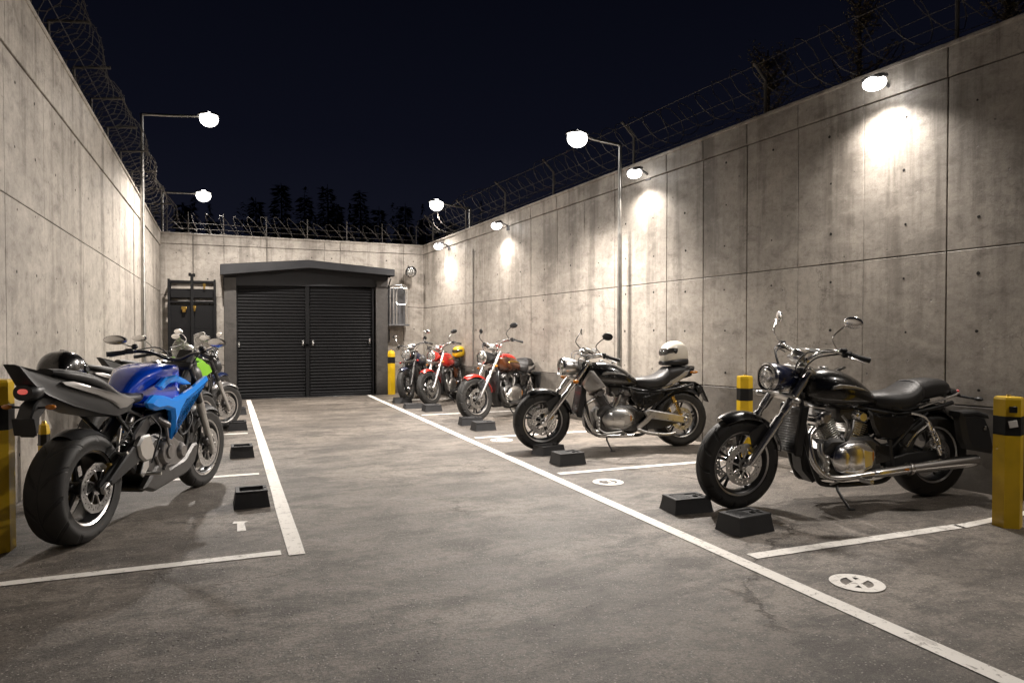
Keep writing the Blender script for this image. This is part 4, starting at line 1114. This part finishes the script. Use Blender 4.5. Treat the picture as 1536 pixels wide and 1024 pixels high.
    for s_ in (1, -1):
        mb = MB(); mb.prism([(1.00, .855), (.985, .880), (.93, .893), (.84, .886), (.74, .862), (.69, .838), (.80, .858), (.90, .862)], s_*.148, s_*.1675, .004)
        for k in range(5): mb.tube([(.97-.04*k, s_*.168, .866+.004*k), (.955-.04*k, s_*.168, .886-.002*k)], .002, 5, 1)
        mb.build('badge', g('badge', 'steel'), tk)
    if g('cowl'):
        for s_ in (1, -1):
            mb = MB(); mb.prism([(1.215, .77), (1.135, .905), (1.09, .90), (.945, .72), (1.07, .675), (1.15, .66), (1.21, .72)], s_*.10, s_*.165, .018); P(mb, 'radiator_cowl', g('cowl'))
    # seat
    mb = MB(); sz = g('seatz', 0)
    mb.loft([(.60, .755, .790, .040, 2.3), (.565, .705, .806, .085, 2.6), (.48, .672, .822, .135, 2.7), (.39, .662, .826, .162, 2.8), (.30, .672, .838+sz*.3, .168, 2.8), (.23, .695, .872+sz*.6, .162, 2.7), (.185, .715, .905+sz, .150, 2.6), (.165, .725, .898+sz, .140, 2.6)], 5, 32)
    st_ = P(mb, 'seat', 'leather')
    mb = MB(); mb.loft([(.20, .735, .880+sz, .118, 2.6), (.165, .735, .900+sz, .126, 2.7), (.09, .748+sz*.5, .912+sz, .126, 2.8), (.0, .760+sz*.8, .915+sz, .118, 2.8), (-.08, .772+sz, .905+sz, .105, 2.7), (-.125, .785+sz, .885+sz, .085, 2.5), (-.138, .80+sz, .865+sz, .05, 2.2)], 5, 30)
    mb.build('pillion_pad', 'leather', st_)
    mb = MB()
    for s_ in (1, -1): mb.tube([(.46, s_*.150, .705), (.36, s_*.166, .69), (.24, s_*.160, .715), (.14, s_*.135, .742)], .0055, 6, 4)
    mb.tube([V(.20, .155*math.cos(R(a)), .80+sz*.6+.098*math.sin(R(a))) for a in range(0, 181, 15)], .0045, 6, 2)
    mb.build('seat_piping', 'satin', st_)
    # side panels
    for s_ in (1, -1):
        mb = MB(); mb.prism([(.66, .70), (.56, .655), (.40, .655), (.27, .66), (.24, .60), (.33, .51), (.44, .46), (.57, .48), (.63, .58)], s_*.095, s_*.148, .018); mb.prism([(.60, .44), (.46, .44), (.45, .30), (.60, .28)], s_*.08, s_*.132, .012)
        P(mb, 'side_panel', g('side', paint))
    # rear mudguard and tail
    tail = g('tail', 'bagger')
    if tail == 'bagger':
        mb = MB(); fender(mb, 0, rr, rr+.062, .108, 20, 176 if not g('short') else 150, .055, .004); P(mb, 'rear_mudguard', g('rfender', pf), None).matrix_local = Matrix.Identity(4)
        for s_ in (1, -1):
            mb = MB(); mb.prism([(-.06, .665), (-.20, .668), (-.29, .640), (-.345, .55), (-.385, .40), (-.375, .345), (-.15, .385), (-.10, .47)], s_*.14, s_*.255, .03)
            bg_ = P(mb, 'saddlebag', g('bag', 'satin'))
            mb = MB(); mb.prism([(-.05, .675), (-.21, .680), (-.31, .648), (-.32, .615), (-.19, .640), (-.05, .640)], s_*.135, s_*.262, .012); mb.build('bag_lid', 'satin', bg_)
            mb = MB(); mb.box((-.27, s_*.264, .55), (.02, .01, .03)); mb.build('bag_clasp', 'steel', bg_)
        mb = MB()
        for s_ in (1, -1): mb.tube([(.22, s_*.14, .70), (.02, s_*.13, .748), (-.14, s_*.115, .785), (-.20, s_*.09, .80)], .009, 8, 3)
        mb.tube([(-.20, .09, .80), (-.25, .05, .775), (-.25, -.05, .775), (-.20, -.09, .80)], .009, 8, 3)
        mb.tube([(.30, .150, .665), (.20, .165, .64), (.14, .165, .585), (.06, .165, .47), (.04, .165, .36)], .011, 8, 3); mb.tube([(.16, .165, .575), (.28, .165, .50), (.34, .16, .42)], .009, 8, 3)
        P(mb, 'grab_rail', 'chrome')
        mb = MB(); mb.box((-.19, 0, .80), (.10, .13, .06), RY(-15), .02); mb.tube([(-.22, -.13, .775), (-.25, -.155, .765)], .008, 8, 1); mb.tube([(-.22, .06, .775), (-.25, .155, .765)], .008, 8, 1)
        mb.ell((-.14, .05, .825), (.03, .018, .018), 10, 6); tl = P(mb, 'tail_light', 'blackmetal')
        mb = MB(); mb.box((-.247, 0, .80), (.012, .10, .04), RY(-15), .005); mb.build('tail_lens', 'redlens', tl)
        for s_ in (1, -1):
            mb = MB(); mb.m(0).tube([(-.24, s_*.08, .775), (-.30, s_*.14, .758)], .008, 8, 1); mb.ell((-.315, s_*.165, .757), (.028, .034, .017), 12, 8); P(mb, 'turn_signal', 'satin')
    else:
        mb = MB(); fender(mb, 0, rr, rr+.05, .10, 62, 132, .05, .004); P(mb, 'rear_mudguard', 'satin')
        for s_ in (1, -1):
            mb = MB(); mb.prism([(.30, .70), (.17, .765), (-.02, .885), (-.08, .895), (-.05, .84), (.06, .76), (.16, .70), (.24, .665)], s_*.085, s_*.125, .010); P(mb, 'tail_panel', g('tailm', 'silver'))
        mb = MB(); mb.prism([(.27, .735), (.15, .80), (-.02, .915), (-.17, .92), (-.16, .89), (-.03, .85), (.1, .74)], -.075, .075, .012)
        for s_ in (1, -1): mb.tube([(.05, s_*.08, .90), (-.08, s_*.09, .935), (-.16, s_*.06, .930)], .009, 8, 3)
        mb.box((-.03, 0, .935), (.20, .13, .012), None, .005)
        P(mb, 'tail_rack', 'blackmetal')
        mb = MB(); mb.m(0).prism([(.12, .70), (.06, .745), (-.02, .735), (-.20, .730), (-.24, .70), (-.335, .52), (-.36, .51), (-.30, .64), (-.26, .715), (-.18, .755), (.0, .76), (.08, .765)], -.055, .055, .008); mb.box((-.225, 0, .66), (.06, .15, .10), RY(30), .01)
        P(mb, 'plate_hanger', 'satin')
        for s_ in (1, -1):
            mb = MB(); mb.tube([(-.10, s_*.07, .875), (-.12, s_*.10, .87)], .008, 8, 1); mb.m(1).ell((-.13, s_*.125, .872), (.05, .028, .017), 12, 8); P(mb, 'turn_signal', ['satin', 'amber'])
        mb = MB(); mb.box((.10, .0, .66), (.22, .16, .09), RY(12), .02); P(mb, 'battery_box', 'satin')
    # crash bars and belly
    mb = MB(); mb.prism([(1.20, .50), (1.16, .26), (1.07, .165), (1.02, .18), (1.09, .30), (1.13, .50)], -.07, .07, .02); P(mb, 'belly_guard', 'satin')
    if g('screen'):
        mb = MB(); vs = []; N1, N2 = 12, 9
        for th in (0, .004):
            for j in range(N2):
                for i in range(N1+1):
                    u = -1+2*i/N1; t = j/(N2-1); wdt = .17*(1-.45*t**2)*(1 if t > .1 else .9)
                    vs.append((1.36-.20*t-.10*abs(u)**2-th, u*wdt, 1.02+.36*t*(1-.14*u*u)))
        fs = []
        for q in range(2):
            for j in range(N2-1):
                for i in range(N1): a = q*N2*(N1+1)+j*(N1+1)+i; fs.append([a, a+1, a+N1+2, a+N1+1])
        mb.add(vs, fs); ws = P(mb, 'windscreen', 'screen', None, True)
        mb = MB(); edge = [vs[i] for i in range(0)]
        per = [vs[j*(N1+1)] for j in range(N2)]+[vs[(N2-1)*(N1+1)+i] for i in range(1, N1)]+[vs[j*(N1+1)+N1] for j in range(N2)][::-1]
        mb.tube(per, .0045, 6, 1); mb.build('screen_edge', 'steel', ws)
        mb = MB(); [mb.tube([(1.33, s_*.10, .90), (1.32, s_*.11, 1.10)], .007, 6, 1) for s_ in (1, -1)]; P(mb, 'screen_bracket', 'chrome', None, True)
    sh = g('shrink', 0.)
    if sh:   # compact rear end: everything behind the tank moves forward together
        for o in kids(root):
            if o.name.startswith('rear_wheel'): o.location.x += sh; continue
            if o.name.split('.')[0] in FRONT: continue
            for q in [o]+kids(o):
                for v in q.data.vertices:
                    if v.co.x < .62: v.co.x += sh*(1 if v.co.x < 0 else (1-v.co.x/.62))
    return root

B1 = cruiser('glossy black cruiser with chrome engine and long chrome exhaust, nearest on the right', (3.46, 4.18), (5.11, 3.96), dict(steer=7, sig='castalu', cyl='castalu', heads='chrome', cover='chrome'))
B2 = cruiser('black cruiser with pale silver radiator cowl and a cream helmet on its tail rack', (3.18, 6.97), (4.71, 6.67), dict(steer=7, cowl='silver', tail='rack', exh='short', hlmat='steel', seatz=.03, barz=-.05, mirror='blackmetal', caliper='brass', cover='castalu', heads='gunmetal', shock='brass', mang=35), .94)
B3 = cruiser('amber and red cruiser with black mirrors, third from the front on the right', (3.30, 9.49), (4.55, 10.30), dict(steer=-12, shrink=.32, paint='copper', top='red', fender='red', side='black', rfender='black', short=True, hlmat='blackmetal', cover='castalu', heads='darkmetal', cyl='darkmetal', bag='satin', mirror='blackmetal', pipe='darkmetal', spokes=7, badge='brass', forklow='steel', barz=.03), .93)
B4 = cruiser('bright red cruiser with red headlight shell, fourth from the front on the right', (3.27, 11.73), (4.10, 12.76), dict(steer=-18, shrink=.32, paint='red', top='red', fender='red', side='copper', rfender='copper', short=True, hlmat='red', cover='castalu', heads='darkmetal', cyl='darkmetal', mirror='blackmetal', pipe='darkmetal', badge='brass', forklow='steel', smallscreen=True, spokes=7), .87)
B5 = cruiser('dark navy cruiser with black headlight, farthest in the right row beside the end wall', (3.05, 12.45), (3.64, 13.62), dict(steer=-14, shrink=.25, paint='navy', fender='navy', side='black', rfender='navy', short=True, hlmat='blackmetal', cover='darkmetal', heads='darkmetal', cyl='darkmetal', mirror='chrome', pipe='darkmetal', forkm='darkmetal', forklow='darkmetal', bright='darkmetal', sig='redlens'), .87)

def naked(label, front, rear, cfg, scale=1.):
    """street motorcycle with a high tail; built with the rear contact patch at the origin"""
    f = Vector((*front, 0)); r_ = Vector((*rear, 0)); d = f-r_; r_ = f-d.normalized()*1.58*scale
    root = empty('motorcycle', r_, math.atan2(d.y, d.x)); root.scale = (scale,)*3; tag(root, label, 'motorcycle')
    WB = 1.58; rf, rr = .322, .335; g = cfg.get; wide = g('wide', .19)
    hx, hz = 1.19, 1.0; H = V(hx, 0, hz); axis = V(hx-WB, 0, hz-rf).normalized()
    st = Matrix.Translation(H) @ Matrix.Rotation(R(g('steer', 0)), 4, axis) @ Matrix.Translation(-H)
    def P(mb, name, m, parent=None, front_=False, **k):
        o = mb.build(name, m, parent or root, **k)
        if front_: o.matrix_local = st
        return o
    paint = g('paint', 'blue'); hi = g('hi', paint)
    wheel(root, 'front_wheel', WB, rf, .13, .225, 5, g('rim', 'blackmetal'), 'steel', 'tyre', st, (.07, -.07), .155, style='solo')
    wheel(root, 'rear_wheel', 0, rr, wide, .222, 5, g('rim', 'blackmetal'), 'steel', 'tyre_wide', Matrix.Identity(4), (-wide*.5-.012,), .150, hub=.05, style='solo')
    for s_ in (1, -1):
        mb = MB(); top = V(hx+.01, s_*.105, 1.02); low = V(WB+.004, s_*.105, rf-.02); u = low-top
        mb.tube([top, top+u*.50], .027, 14, 1); mb.m(1).tube([top+u*.42, top+u*.44, top+u*.55, top+u*.58], [.030, .034, .034, .026], 14, 1)
        mb.tube([top+u*.55, top+u*.9, top+u*1.0], [.028, .026, .024], 14, 1); mb.ell(low, (.03, .024, .036), 14, 10)
        fk = P(mb, 'fork_leg', ['blackmetal', g('fork', 'castalu')], None, True)
        mb = MB(); mb.box(low+V(-.075, -s_*.012, .08), (.09, .05, .06), RY(35), .014); mb.build('brake_caliper', 'darkmetal', fk)
    mb = MB(); rot = Matrix.Rotation(math.atan2(axis.x, axis.z), 3, 'Y')
    for t in (.0, .24):
        c = V(hx, 0, 1.01)+(V(WB, 0, rf)-V(hx, 0, 1.01))*t; mb.box(c, (.08, .27, .036), rot, .014)
    P(mb, 'triple_clamp', 'blackmetal', None, True)
    mb = MB(); fender(mb, WB, rf, rf+.032, .078, 48, 160, .04); P(mb, 'front_mudguard', g('fender', 'satin'), None, True)
    # headlight
    mb = MB(); mb.loft([(1.28, .84, .98, .07, 2.5), (1.34, .80, 1.02, .105, 2.5), (1.40, .80, 1.01, .105, 2.5), (1.44, .83, .97, .085, 2.4), (1.455, .87, .94, .05, 2.2)], 4, 24); hd = P(mb, 'headlight', g('hlmat', 'satin'), None, True)
    mb = MB(); mb.loft([(1.43, .84, .965, .082, 2.4), (1.452, .86, .95, .065, 2.3), (1.464, .88, .93, .035, 2.2)], 3, 22); mb.build('headlight_lens', 'lens', hd)
    mb = MB(); mb.prism([(1.26, 1.04), (1.34, 1.13), (1.38, 1.06), (1.42, 1.0), (1.36, .99), (1.28, 1.01)], -.07, .07, .02); P(mb, 'instrument_cowl', 'satin', None, True)
    # handlebar
    mb = MB(); half = [(1.17, 0, 1.06), (1.165, .06, 1.065), (1.14, .17, 1.11), (1.08, .27, 1.115), (1.02, .34, 1.105), (.97, .40, 1.095)]
    mb.tube([V(p[0], -p[1], p[2]) for p in half[::-1]]+[V(*p) for p in half[1:]], .012, 10, 4); hb = P(mb, 'handlebar', g('bar', 'blackmetal'), None, True)
    for s_ in (1, -1):
        a = V(1.04, s_*.315, 1.108); b = V(.965, s_*.405, 1.094); u = b-a
        mb = MB(); mb.tube([a, a+u*.08, a+u*.5, a+u*.95, b], [.02, .0175, .018, .0185, .021], 12, 1); mb.build('grip', 'rubber', hb)
        mb = MB(); mb.tube([a+V(.03, 0, 0), a+V(.06, s_*.02, -.01), b+V(.05, s_*.01, -.02)], .006, 8, 4); mb.build('lever', 'steel', hb)
        mb = MB(); mb.box(a+V(.03, -s_*.02, .01), (.06, .06, .04), RZ(s_*-40), .01); mb.ell(a+V(.05, -s_*.05, .045), (.024, .024, .022), 12, 8); mb.build('switchgear', 'satin', hb)
    if not g('nomirror'):
        mz = g('mz', 0.); mirrors(root, [(1.08, .25, 1.12), (1.12, .29, 1.20+mz*.6), (1.10, .36, 1.27+mz), (1.09, .40, 1.28+mz)], 15, g('msize', (.075, .04)), st, g('mirror', 'satin'))
    mb = MB()
    for s_ in (1, -1): mb.tube([(1.06, s_*.27, 1.12), (1.26, s_*.17, 1.14), (1.30, s_*.07, 1.0), (1.22, s_*.05, .84)], .005, 6, 5)
    P(mb, 'cables', 'rubber', None, True)
    # frame
    mb = MB()
    for s_ in (1, -1):
        mb.prism([(1.20, .93), (1.16, .99), (1.02, .84), (.80, .74), (.56, .70), (.42, .60), (.38, .38), (.44, .33), (.50, .52), (.62, .62), (.84, .66), (1.05, .74), (1.20, .86)], s_*.085, s_*.125, .012)
        mb.tube([(1.14, s_*.08, .84), (1.13, s_*.12, .62), (1.08, s_*.135, .42), (.92, s_*.13, .30)], .018, 10, 3)
        mb.tube([(.55, s_*.10, .70), (.32, s_*.11, .78), (.0, s_*.09, .90), (-.2, s_*.07, .98)], .014, 8, 3); mb.tube([(.46, s_*.10, .56), (.22, s_*.12, .76)], .013, 8, 2)
    P(mb, 'frame', g('frame', 'blackmetal'))
    # swingarm
    mb = MB()
    for s_ in (1, -1):
        yo = wide*.5+.030
        mb.prism([(.52, .50), (.43, .565), (.33, .575), (.20, .50), (-.035, .372), (-.055, .335), (-.02, .305), (.06, .325), (.32, .43), (.47, .42)], s_*yo, s_*(yo+.036), .010)
        mb.lathe([(0, s_*.02), (.026, s_*.02), (.03, 0)], (0, s_*(yo+.036), rr), 'y', 16)
    mb.box((.40, 0, .50), (.08, wide+.06, .09), None, .02)
    sa = P(mb, 'swingarm', g('swing', 'blackmetal'))
    mb = MB(); yo = -(wide*.5+.067)
    mb.prism([(.475, .50), (.42, .60), (.33, .60), (.275, .545), (.30, .47), (.36, .425), (.44, .425)], yo, yo-.05, .014); mb.m(1).prism([(.34, .555), (.25, .540), (.0, .378), (.02, .342), (.34, .44)], yo+.006, yo-.030, .008)
    P(mb, 'exhaust_silencer', [g('can', 'castalu'), 'satin'])
    mb = MB(); mb.box((-.02, yo-.012, .338), (.075, .03, .05), RY(-25), .008); mb.lathe([(0, -.012), (.014, -.012), (.016, 0)], (-.01, yo-.03, .34), 'y', 10); mb.build('axle_block', 'steel', sa)
    mb = MB(); a = V(.50, -.06, .72); b = V(.36, -.06, .50); u = b-a; mb.tube([a, b], .010, 8, 1); mb.tube([a, a+u*.3], .026, 12, 1)
    v_ = u.normalized().cross(V(0, 1, 0)); mb.tube([a+u*(.2+.7*i/60)+(V(0, 1, 0)*math.cos(i*.7)+v_*math.sin(i*.7))*.03 for i in range(61)], .006, 6, 1); P(mb, 'shock_absorber', 'steel')
    # engine
    mb = MB(); mb.prism([(1.05, .50), (1.06, .34), (.96, .25), (.62, .24), (.50, .32), (.50, .50), (.62, .56), (.92, .58)], -.15, .15, .035)
    en = P(mb, 'engine', g('engine', 'darkmetal'))
    mb = MB(); ro = finned(mb, (.90, 0, .52), (1.0, 0, .66), .17, .28, 6); mb.build('cylinder', 'darkmetal', en)
    mb = MB(); mb.box((1.03, 0, .70), (.20, .31, .085), ro, .03)
    for s_ in (-1, 1):
        mb.lathe([(0, s_*.02), (.04, s_*.02), (.052, 0)], (1.03, s_*.153, .695), 'y', 18)
        mb.box((.86, s_*.15, .60), (.13, .04, .10), RY(20), .02); mb.tube([(.74, s_*.10, .66), (.80, s_*.16, .60), (.93, s_*.15, .57)], .030, 12, 3)
    mb.build('cylinder_head', g('heads', 'gunmetal'), en)
    for s_ in (1, -1):
        mb = MB(); y0 = s_*.148
        mb.lathe([(0, s_*.060), (.045, s_*.058), (.052, s_*.046), (.082, s_*.042), (.098, s_*.025), (.105, 0)], (.74, y0, .43), 'y', 32); mb.lathe([(0, s_*.045), (.04, s_*.042), (.062, s_*.02), (.07, 0)], (.95, y0, .40), 'y', 26)
        for a in range(9): an = 2*math.pi*a/9; mb.ell((.74+.098*math.cos(an), y0+s_*.014, .43+.098*math.sin(an)), (.009, .01, .009), 8, 5)
        mb.prism([(.70, .52), (.82, .54), (.93, .47), (1.03, .42), (1.02, .34), (.90, .31), (.66, .32), (.60, .42)], y0-s_*.005, y0+s_*.018, .008)
        mb.build('engine_cover', g('cover', 'gunmetal'), en)
    mb = MB()
    for k in range(3): mb.tube([(1.10, -.08+.08*k, .64), (1.17, -.08+.08*k, .56), (1.15, -.06+.06*k, .38), (1.02, -.04+.04*k, .26), (.8, -.02, .22)], .019, 10, 4)
    P(mb, 'exhaust_headers', 'gunmetal')
    mb = MB(); mb.box((1.19, 0, .62), (.04, .26, .26), RY(-14), .01); P(mb, 'radiator', 'blackmetal')
    mb = MB()
    for s_ in (1, -1): mb.prism([(.47, .225), (.66, .375), (.72, .385), (.80, .30), (1.02, .33), (1.15, .42), (1.215, .42), (1.22, .36), (1.17, .27), (1.05, .215), (.60, .175)], s_*.10, s_*.165, .016)
    mb.box((.85, 0, .20), (.6, .20, .04), None, .015)
    P(mb, 'belly_pan', g('belly', 'darkmetal'))
    mb = MB()
    for s_ in (1, -1):
        mb = MB(); mb.prism([(.55, .44), (.50, .44), (.44, .33), (.47, .30), (.54, .36)], s_*.14, s_*.155, .004); mb.tube([(.50, s_*.15, .32), (.52, s_*.25, .32)], .012, 8, 1); P(mb, 'footpeg', 'castalu')
        mb = MB(); mb.tube([(.25, s_*.13, .66), (.17, s_*.16, .52), (.16, s_*.23, .52)], .010, 8, 2); P(mb, 'pillion_peg', 'castalu')
    mb = MB(); mb.tube([(.52, .14, .24), (.55, .20, .13), (.52, .26, .008)], .010, 8, 2); P(mb, 'kickstand', 'blackmetal')
    # tank
    mb = MB()
    mb.slab([(.37, .815), (.43, .90), (.52, .975), (.64, 1.025), (.78, 1.050), (.92, 1.040), (1.04, .990), (1.115, .915), (1.10, .84), (1.0, .785), (.80, .750), (.55, .758)],
            [(.30, 0), (.62, .018), (.86, .07), (1.0, .19), (1.02, .36)], lambda x: .185*min(1, .42+1.9*max(0, x-.37))*min(1, .55+2.2*max(0, 1.12-x)))
    tk = P(mb, 'fuel_tank', paint, ang=55)
    mb = MB(); mb.lathe([(0, .012), (.03, .012), (.042, .006), (.046, -.01)], (.90, 0, 1.052), 'z', 22); mb.build('fuel_cap', 'steel', tk)
    if g('shroud', True):
        for s_ in (1, -1):
            mb = MB()
            mb.prism([(.47, .80), (.56, .845), (.68, .83), (.80, .80), (.94, .815), (1.08, .845), (1.20, .885), (1.325, .925), (1.335, .885), (1.24, .82), (1.10, .775), (.97, .755), (.90, .70), (.84, .62), (.80, .52), (.775, .50), (.775, .58), (.79, .66), (.78, .71), (.70, .735), (.58, .735), (.50, .765)], s_*.135, s_*.205, .024)
            mb.prism([(.60, .90), (.70, .955), (.84, .965), (.98, .925), (1.06, .88), (.95, .885), (.84, .915), (.73, .905), (.66, .87)], s_*.150, s_*.198, .010)
            P(mb, 'tank_shroud', hi)
        for s_ in (1, -1): mb = MB(); mb.tube([V(.72, s_*.180, .60), V(.72, s_*.19, .50), V(.76, s_*.185, .40), V(.70, s_*.17, .31)], .012, 8, 4); P(mb, 'engine_guard', 'gunmetal')
    # seat and tail
    mb = MB(); mb.loft([(.66, .80, .845, .06, 2.4), (.58, .79, .868, .10, 2.6), (.46, .79, .872, .135, 2.8), (.34, .80, .880, .14, 2.8), (.25, .83, .915, .13, 2.6), (.18, .87, .965, .12, 2.5), (.08, .92, 1.015, .115, 2.5), (-.05, .965, 1.045, .11, 2.5), (-.18, 1.00, 1.065, .09, 2.4), (-.26, 1.03, 1.07, .05, 2.2)], 5, 28)
    P(mb, 'seat', 'leather')
    wt = lambda x: .042+.092*max(0, min(1, (x+.53)/.62))
    mb = MB(); mb.slab([(.42, .805), (.38, .755), (.24, .735), (.05, .775), (-.16, .845), (-.34, .925), (-.43, .990), (-.485, 1.05), (-.535, 1.108), (-.42, 1.078), (-.30, 1.030), (-.12, .975), (.04, .915), (.20, .850), (.32, .825)],
            [(.55, 0), (.85, .015), (1.0, .05), (1.0, .20)], wt)
    tl = P(mb, 'tail_fairing', g('tailm', 'blackmetal'), ang=22)
    for s_ in (1, -1):
        mb = MB(); pl = [(.40, .820), (.31, .790), (.24, .790), (.16, .835), (.02, .893), (-.14, .952), (-.24, .992), (-.16, .990), (-.04, .955), (.12, .908), (.27, .862)]
        mb.rings([[(p[0], s_*(wt(p[0])-.012), p[1]) for p in pl], [(p[0], s_*(wt(p[0])+.006), p[1]) for p in pl], [(.02+(p[0]-.02)*.93, s_*(wt(p[0])+.012), .905+(p[1]-.905)*.80) for p in pl]], True)
        mb.build('tail_trim', g('trim', 'gunmetal'), tl, ang=22)
    mb = MB(); mb.loft([(-.34, .91, .99, .062, 2.4), (-.40, .90, .995, .07, 2.4), (-.435, .905, .99, .055, 2.3)], 3, 20); tb = P(mb, 'tail_light', 'satin')
    mb = MB(); mb.loft([(-.425, .935, .972, .034, 2.4), (-.441, .940, .967, .026, 2.3)], 2, 18); mb.build('tail_lens', g('tlens', 'taillit'), tb)
    mb = MB(); mb.prism([(-.18, .90), (-.34, .92), (-.40, .88), (-.44, .80), (-.42, .72), (-.40, .70), (-.37, .72), (-.36, .80), (-.30, .85)], -.045, .045, .008); mb.box((-.425, 0, .76), (.012, .13, .10), RY(-12), .004); P(mb, 'plate_hanger', 'satin')
    for s_ in (1, -1):
        mb = MB(); mb.tube([(-.37, s_*.04, .86), (-.385, s_*.10, .865)], .007, 8, 1); mb.m(1).ell((-.39, s_*.125, .866), (.02, .03, .015), 12, 8); P(mb, 'turn_signal', ['satin', 'amber'])
    mb = MB(); fender(mb, 0, rr, rr+.022, wide*.40, 40, 112, .035); P(mb, 'rear_hugger', 'satin')
    # small hardware: chain run, rear caliper, hoses, fasteners
    mb = MB(); yo = wide*.5+.012
    for zz in (.045, -.045): mb.tube([(.0, yo, rr+zz), (.25, yo, rr+zz+.055), (.50, yo, .43+zz*.8)], .007, 6, 3)
    mb.tube([(.0, yo, rr+.045), (-.045, yo, rr), (.0, yo, rr-.045)], .007, 6, 4); P(mb, 'drive_chain', 'darkmetal')
    mb = MB(); mb.box((.115, -wide*.5-.012, rr+.085), (.085, .045, .055), RY(-50), .012); P(mb, 'brake_caliper', g('cal2', 'brass'))
    mb = MB()
    for q in (0, .02): mb.tube([(1.12+q, -.12, .72), (1.06, -.175-q, .60+q), (.93+q, -.185, .52), (.86, -.17, .62+q)], .008, 8, 4)
    mb.tube([(.60, -.13, .70), (.66, -.17, .60), (.60, -.18, .50), (.56, -.16, .38)], .006, 8, 4); mb.tube([(.10, -.14, .50), (.25, -.16, .60), (.40, -.14, .68), (.60, -.13, .70), (.86, -.13, .70), (1.12, -.12, .72)], .005, 6, 3)
    P(mb, 'hoses', 'rubber')
    for s_ in (1, -1):
        for bx_, bz_, by_ in ((.50, .56, .125), (.60, .66, .125), (.92, .70, .125), (1.10, .86, .125), (.44, .40, .125)):
            mb = MB(); mb.lathe([(0, s_*.008), (.009, s_*.008), (.012, 0)], (bx_, s_*by_, bz_), 'y', 6)
            P(mb, 'frame_bolt', 'steel')
    if g('fairing'):
        mb = MB(); mb.loft([(1.08, .78, 1.02, .19, 2.4), (1.20, .72, 1.07, .215, 2.5), (1.34, .72, 1.06, .20, 2.5), (1.46, .76, 1.00, .155, 2.4), (1.55, .81, .93, .09, 2.2), (1.58, .85, .89, .03, 2)], 5, 30); fr = P(mb, 'fairing', g('fairing'), None, True)
        mb = MB(); mb.loft([(1.18, 1.02, 1.30, .05, 2.2), (1.22, 1.03, 1.275, .115, 2.3), (1.32, 1.03, 1.19, .125, 2.3), (1.42, 1.0, 1.08, .10, 2.2), (1.48, .98, 1.0, .04, 2)], 4, 26); mb.build('windscreen', 'screen', fr)
        for s_ in (1, -1):
            mb = MB(); mb.prism([(1.06, 1.0), (1.30, 1.03), (1.44, .985), (1.50, .90), (1.34, .84), (1.08, .86)], s_*.195, s_*.222, .008); mb.build('fairing_stripe', g('fstripe', 'lime'), fr)
            mb = MB(); mb.prism([(1.16, 1.055), (1.20, 1.085), (1.34, 1.075), (1.47, 1.005), (1.44, .985), (1.30, 1.03)], s_*.085, s_*.165, .010); mb.build('fairing_stripe', g('fstripe', 'lime'), fr)
    return root

A1 = naked('blue naked motorcycle with very wide rear tyre, nearest on the left', (-.15, 6.46), (-.82, 5.0), dict(paint='blue', hi='bluelight', wide=.24, tailm='satin', trim='steelgrey', swing='blackmetal', mirror='silver', msize=(.085, .036), mz=-.10, steer=-3))
A2 = naked('navy and lime faired motorcycle with a clear screen, directly behind the blue one', (-.20, 8.60), (-.95, 7.35), dict(paint='navy', shroud=False, fairing='navy', fstripe='lime', wide=.18, msize=(.085, .036), mirror='silver', tlens='redlens'), .92)
A3 = naked('black motorcycle with lime green tank and silver forks, third on the left', (.05, 10.0), (-.83, 8.93), dict(paint='lime', hi='lime', shroud=False, fender='gunmetal', wide=.17, fork='silver', bar='chrome', rim='blackmetal', tlens='redlens', mirror='satin', steer=-8), .90)
A4 = cruiser('dark motorcycle with tall clear windscreen and chrome headlight, farthest on the left', (.0, 11.75), (-.72, 10.5), dict(steer=-6, screen=True, short=True, paint='navy', hlmat='chrome', mirror='chrome'), .90)

# helmets
helmet('helmet', (-.955, 5.46, .885), 68, 8, 1.02, 'black', None, 'glossy black helmet hung beside the tail of the blue motorcycle')
helmet('helmet', (4.66, 6.70, .893), 175, 0, 1.02, 'cream', 'satin', 'cream helmet with black chin guard on the tail rack of the black cruiser')
helmet('helmet', (4.06, 12.55, .765), 215, 0, .80, 'yellow', None, 'small yellow helmet on the seat of the bright red cruiser')
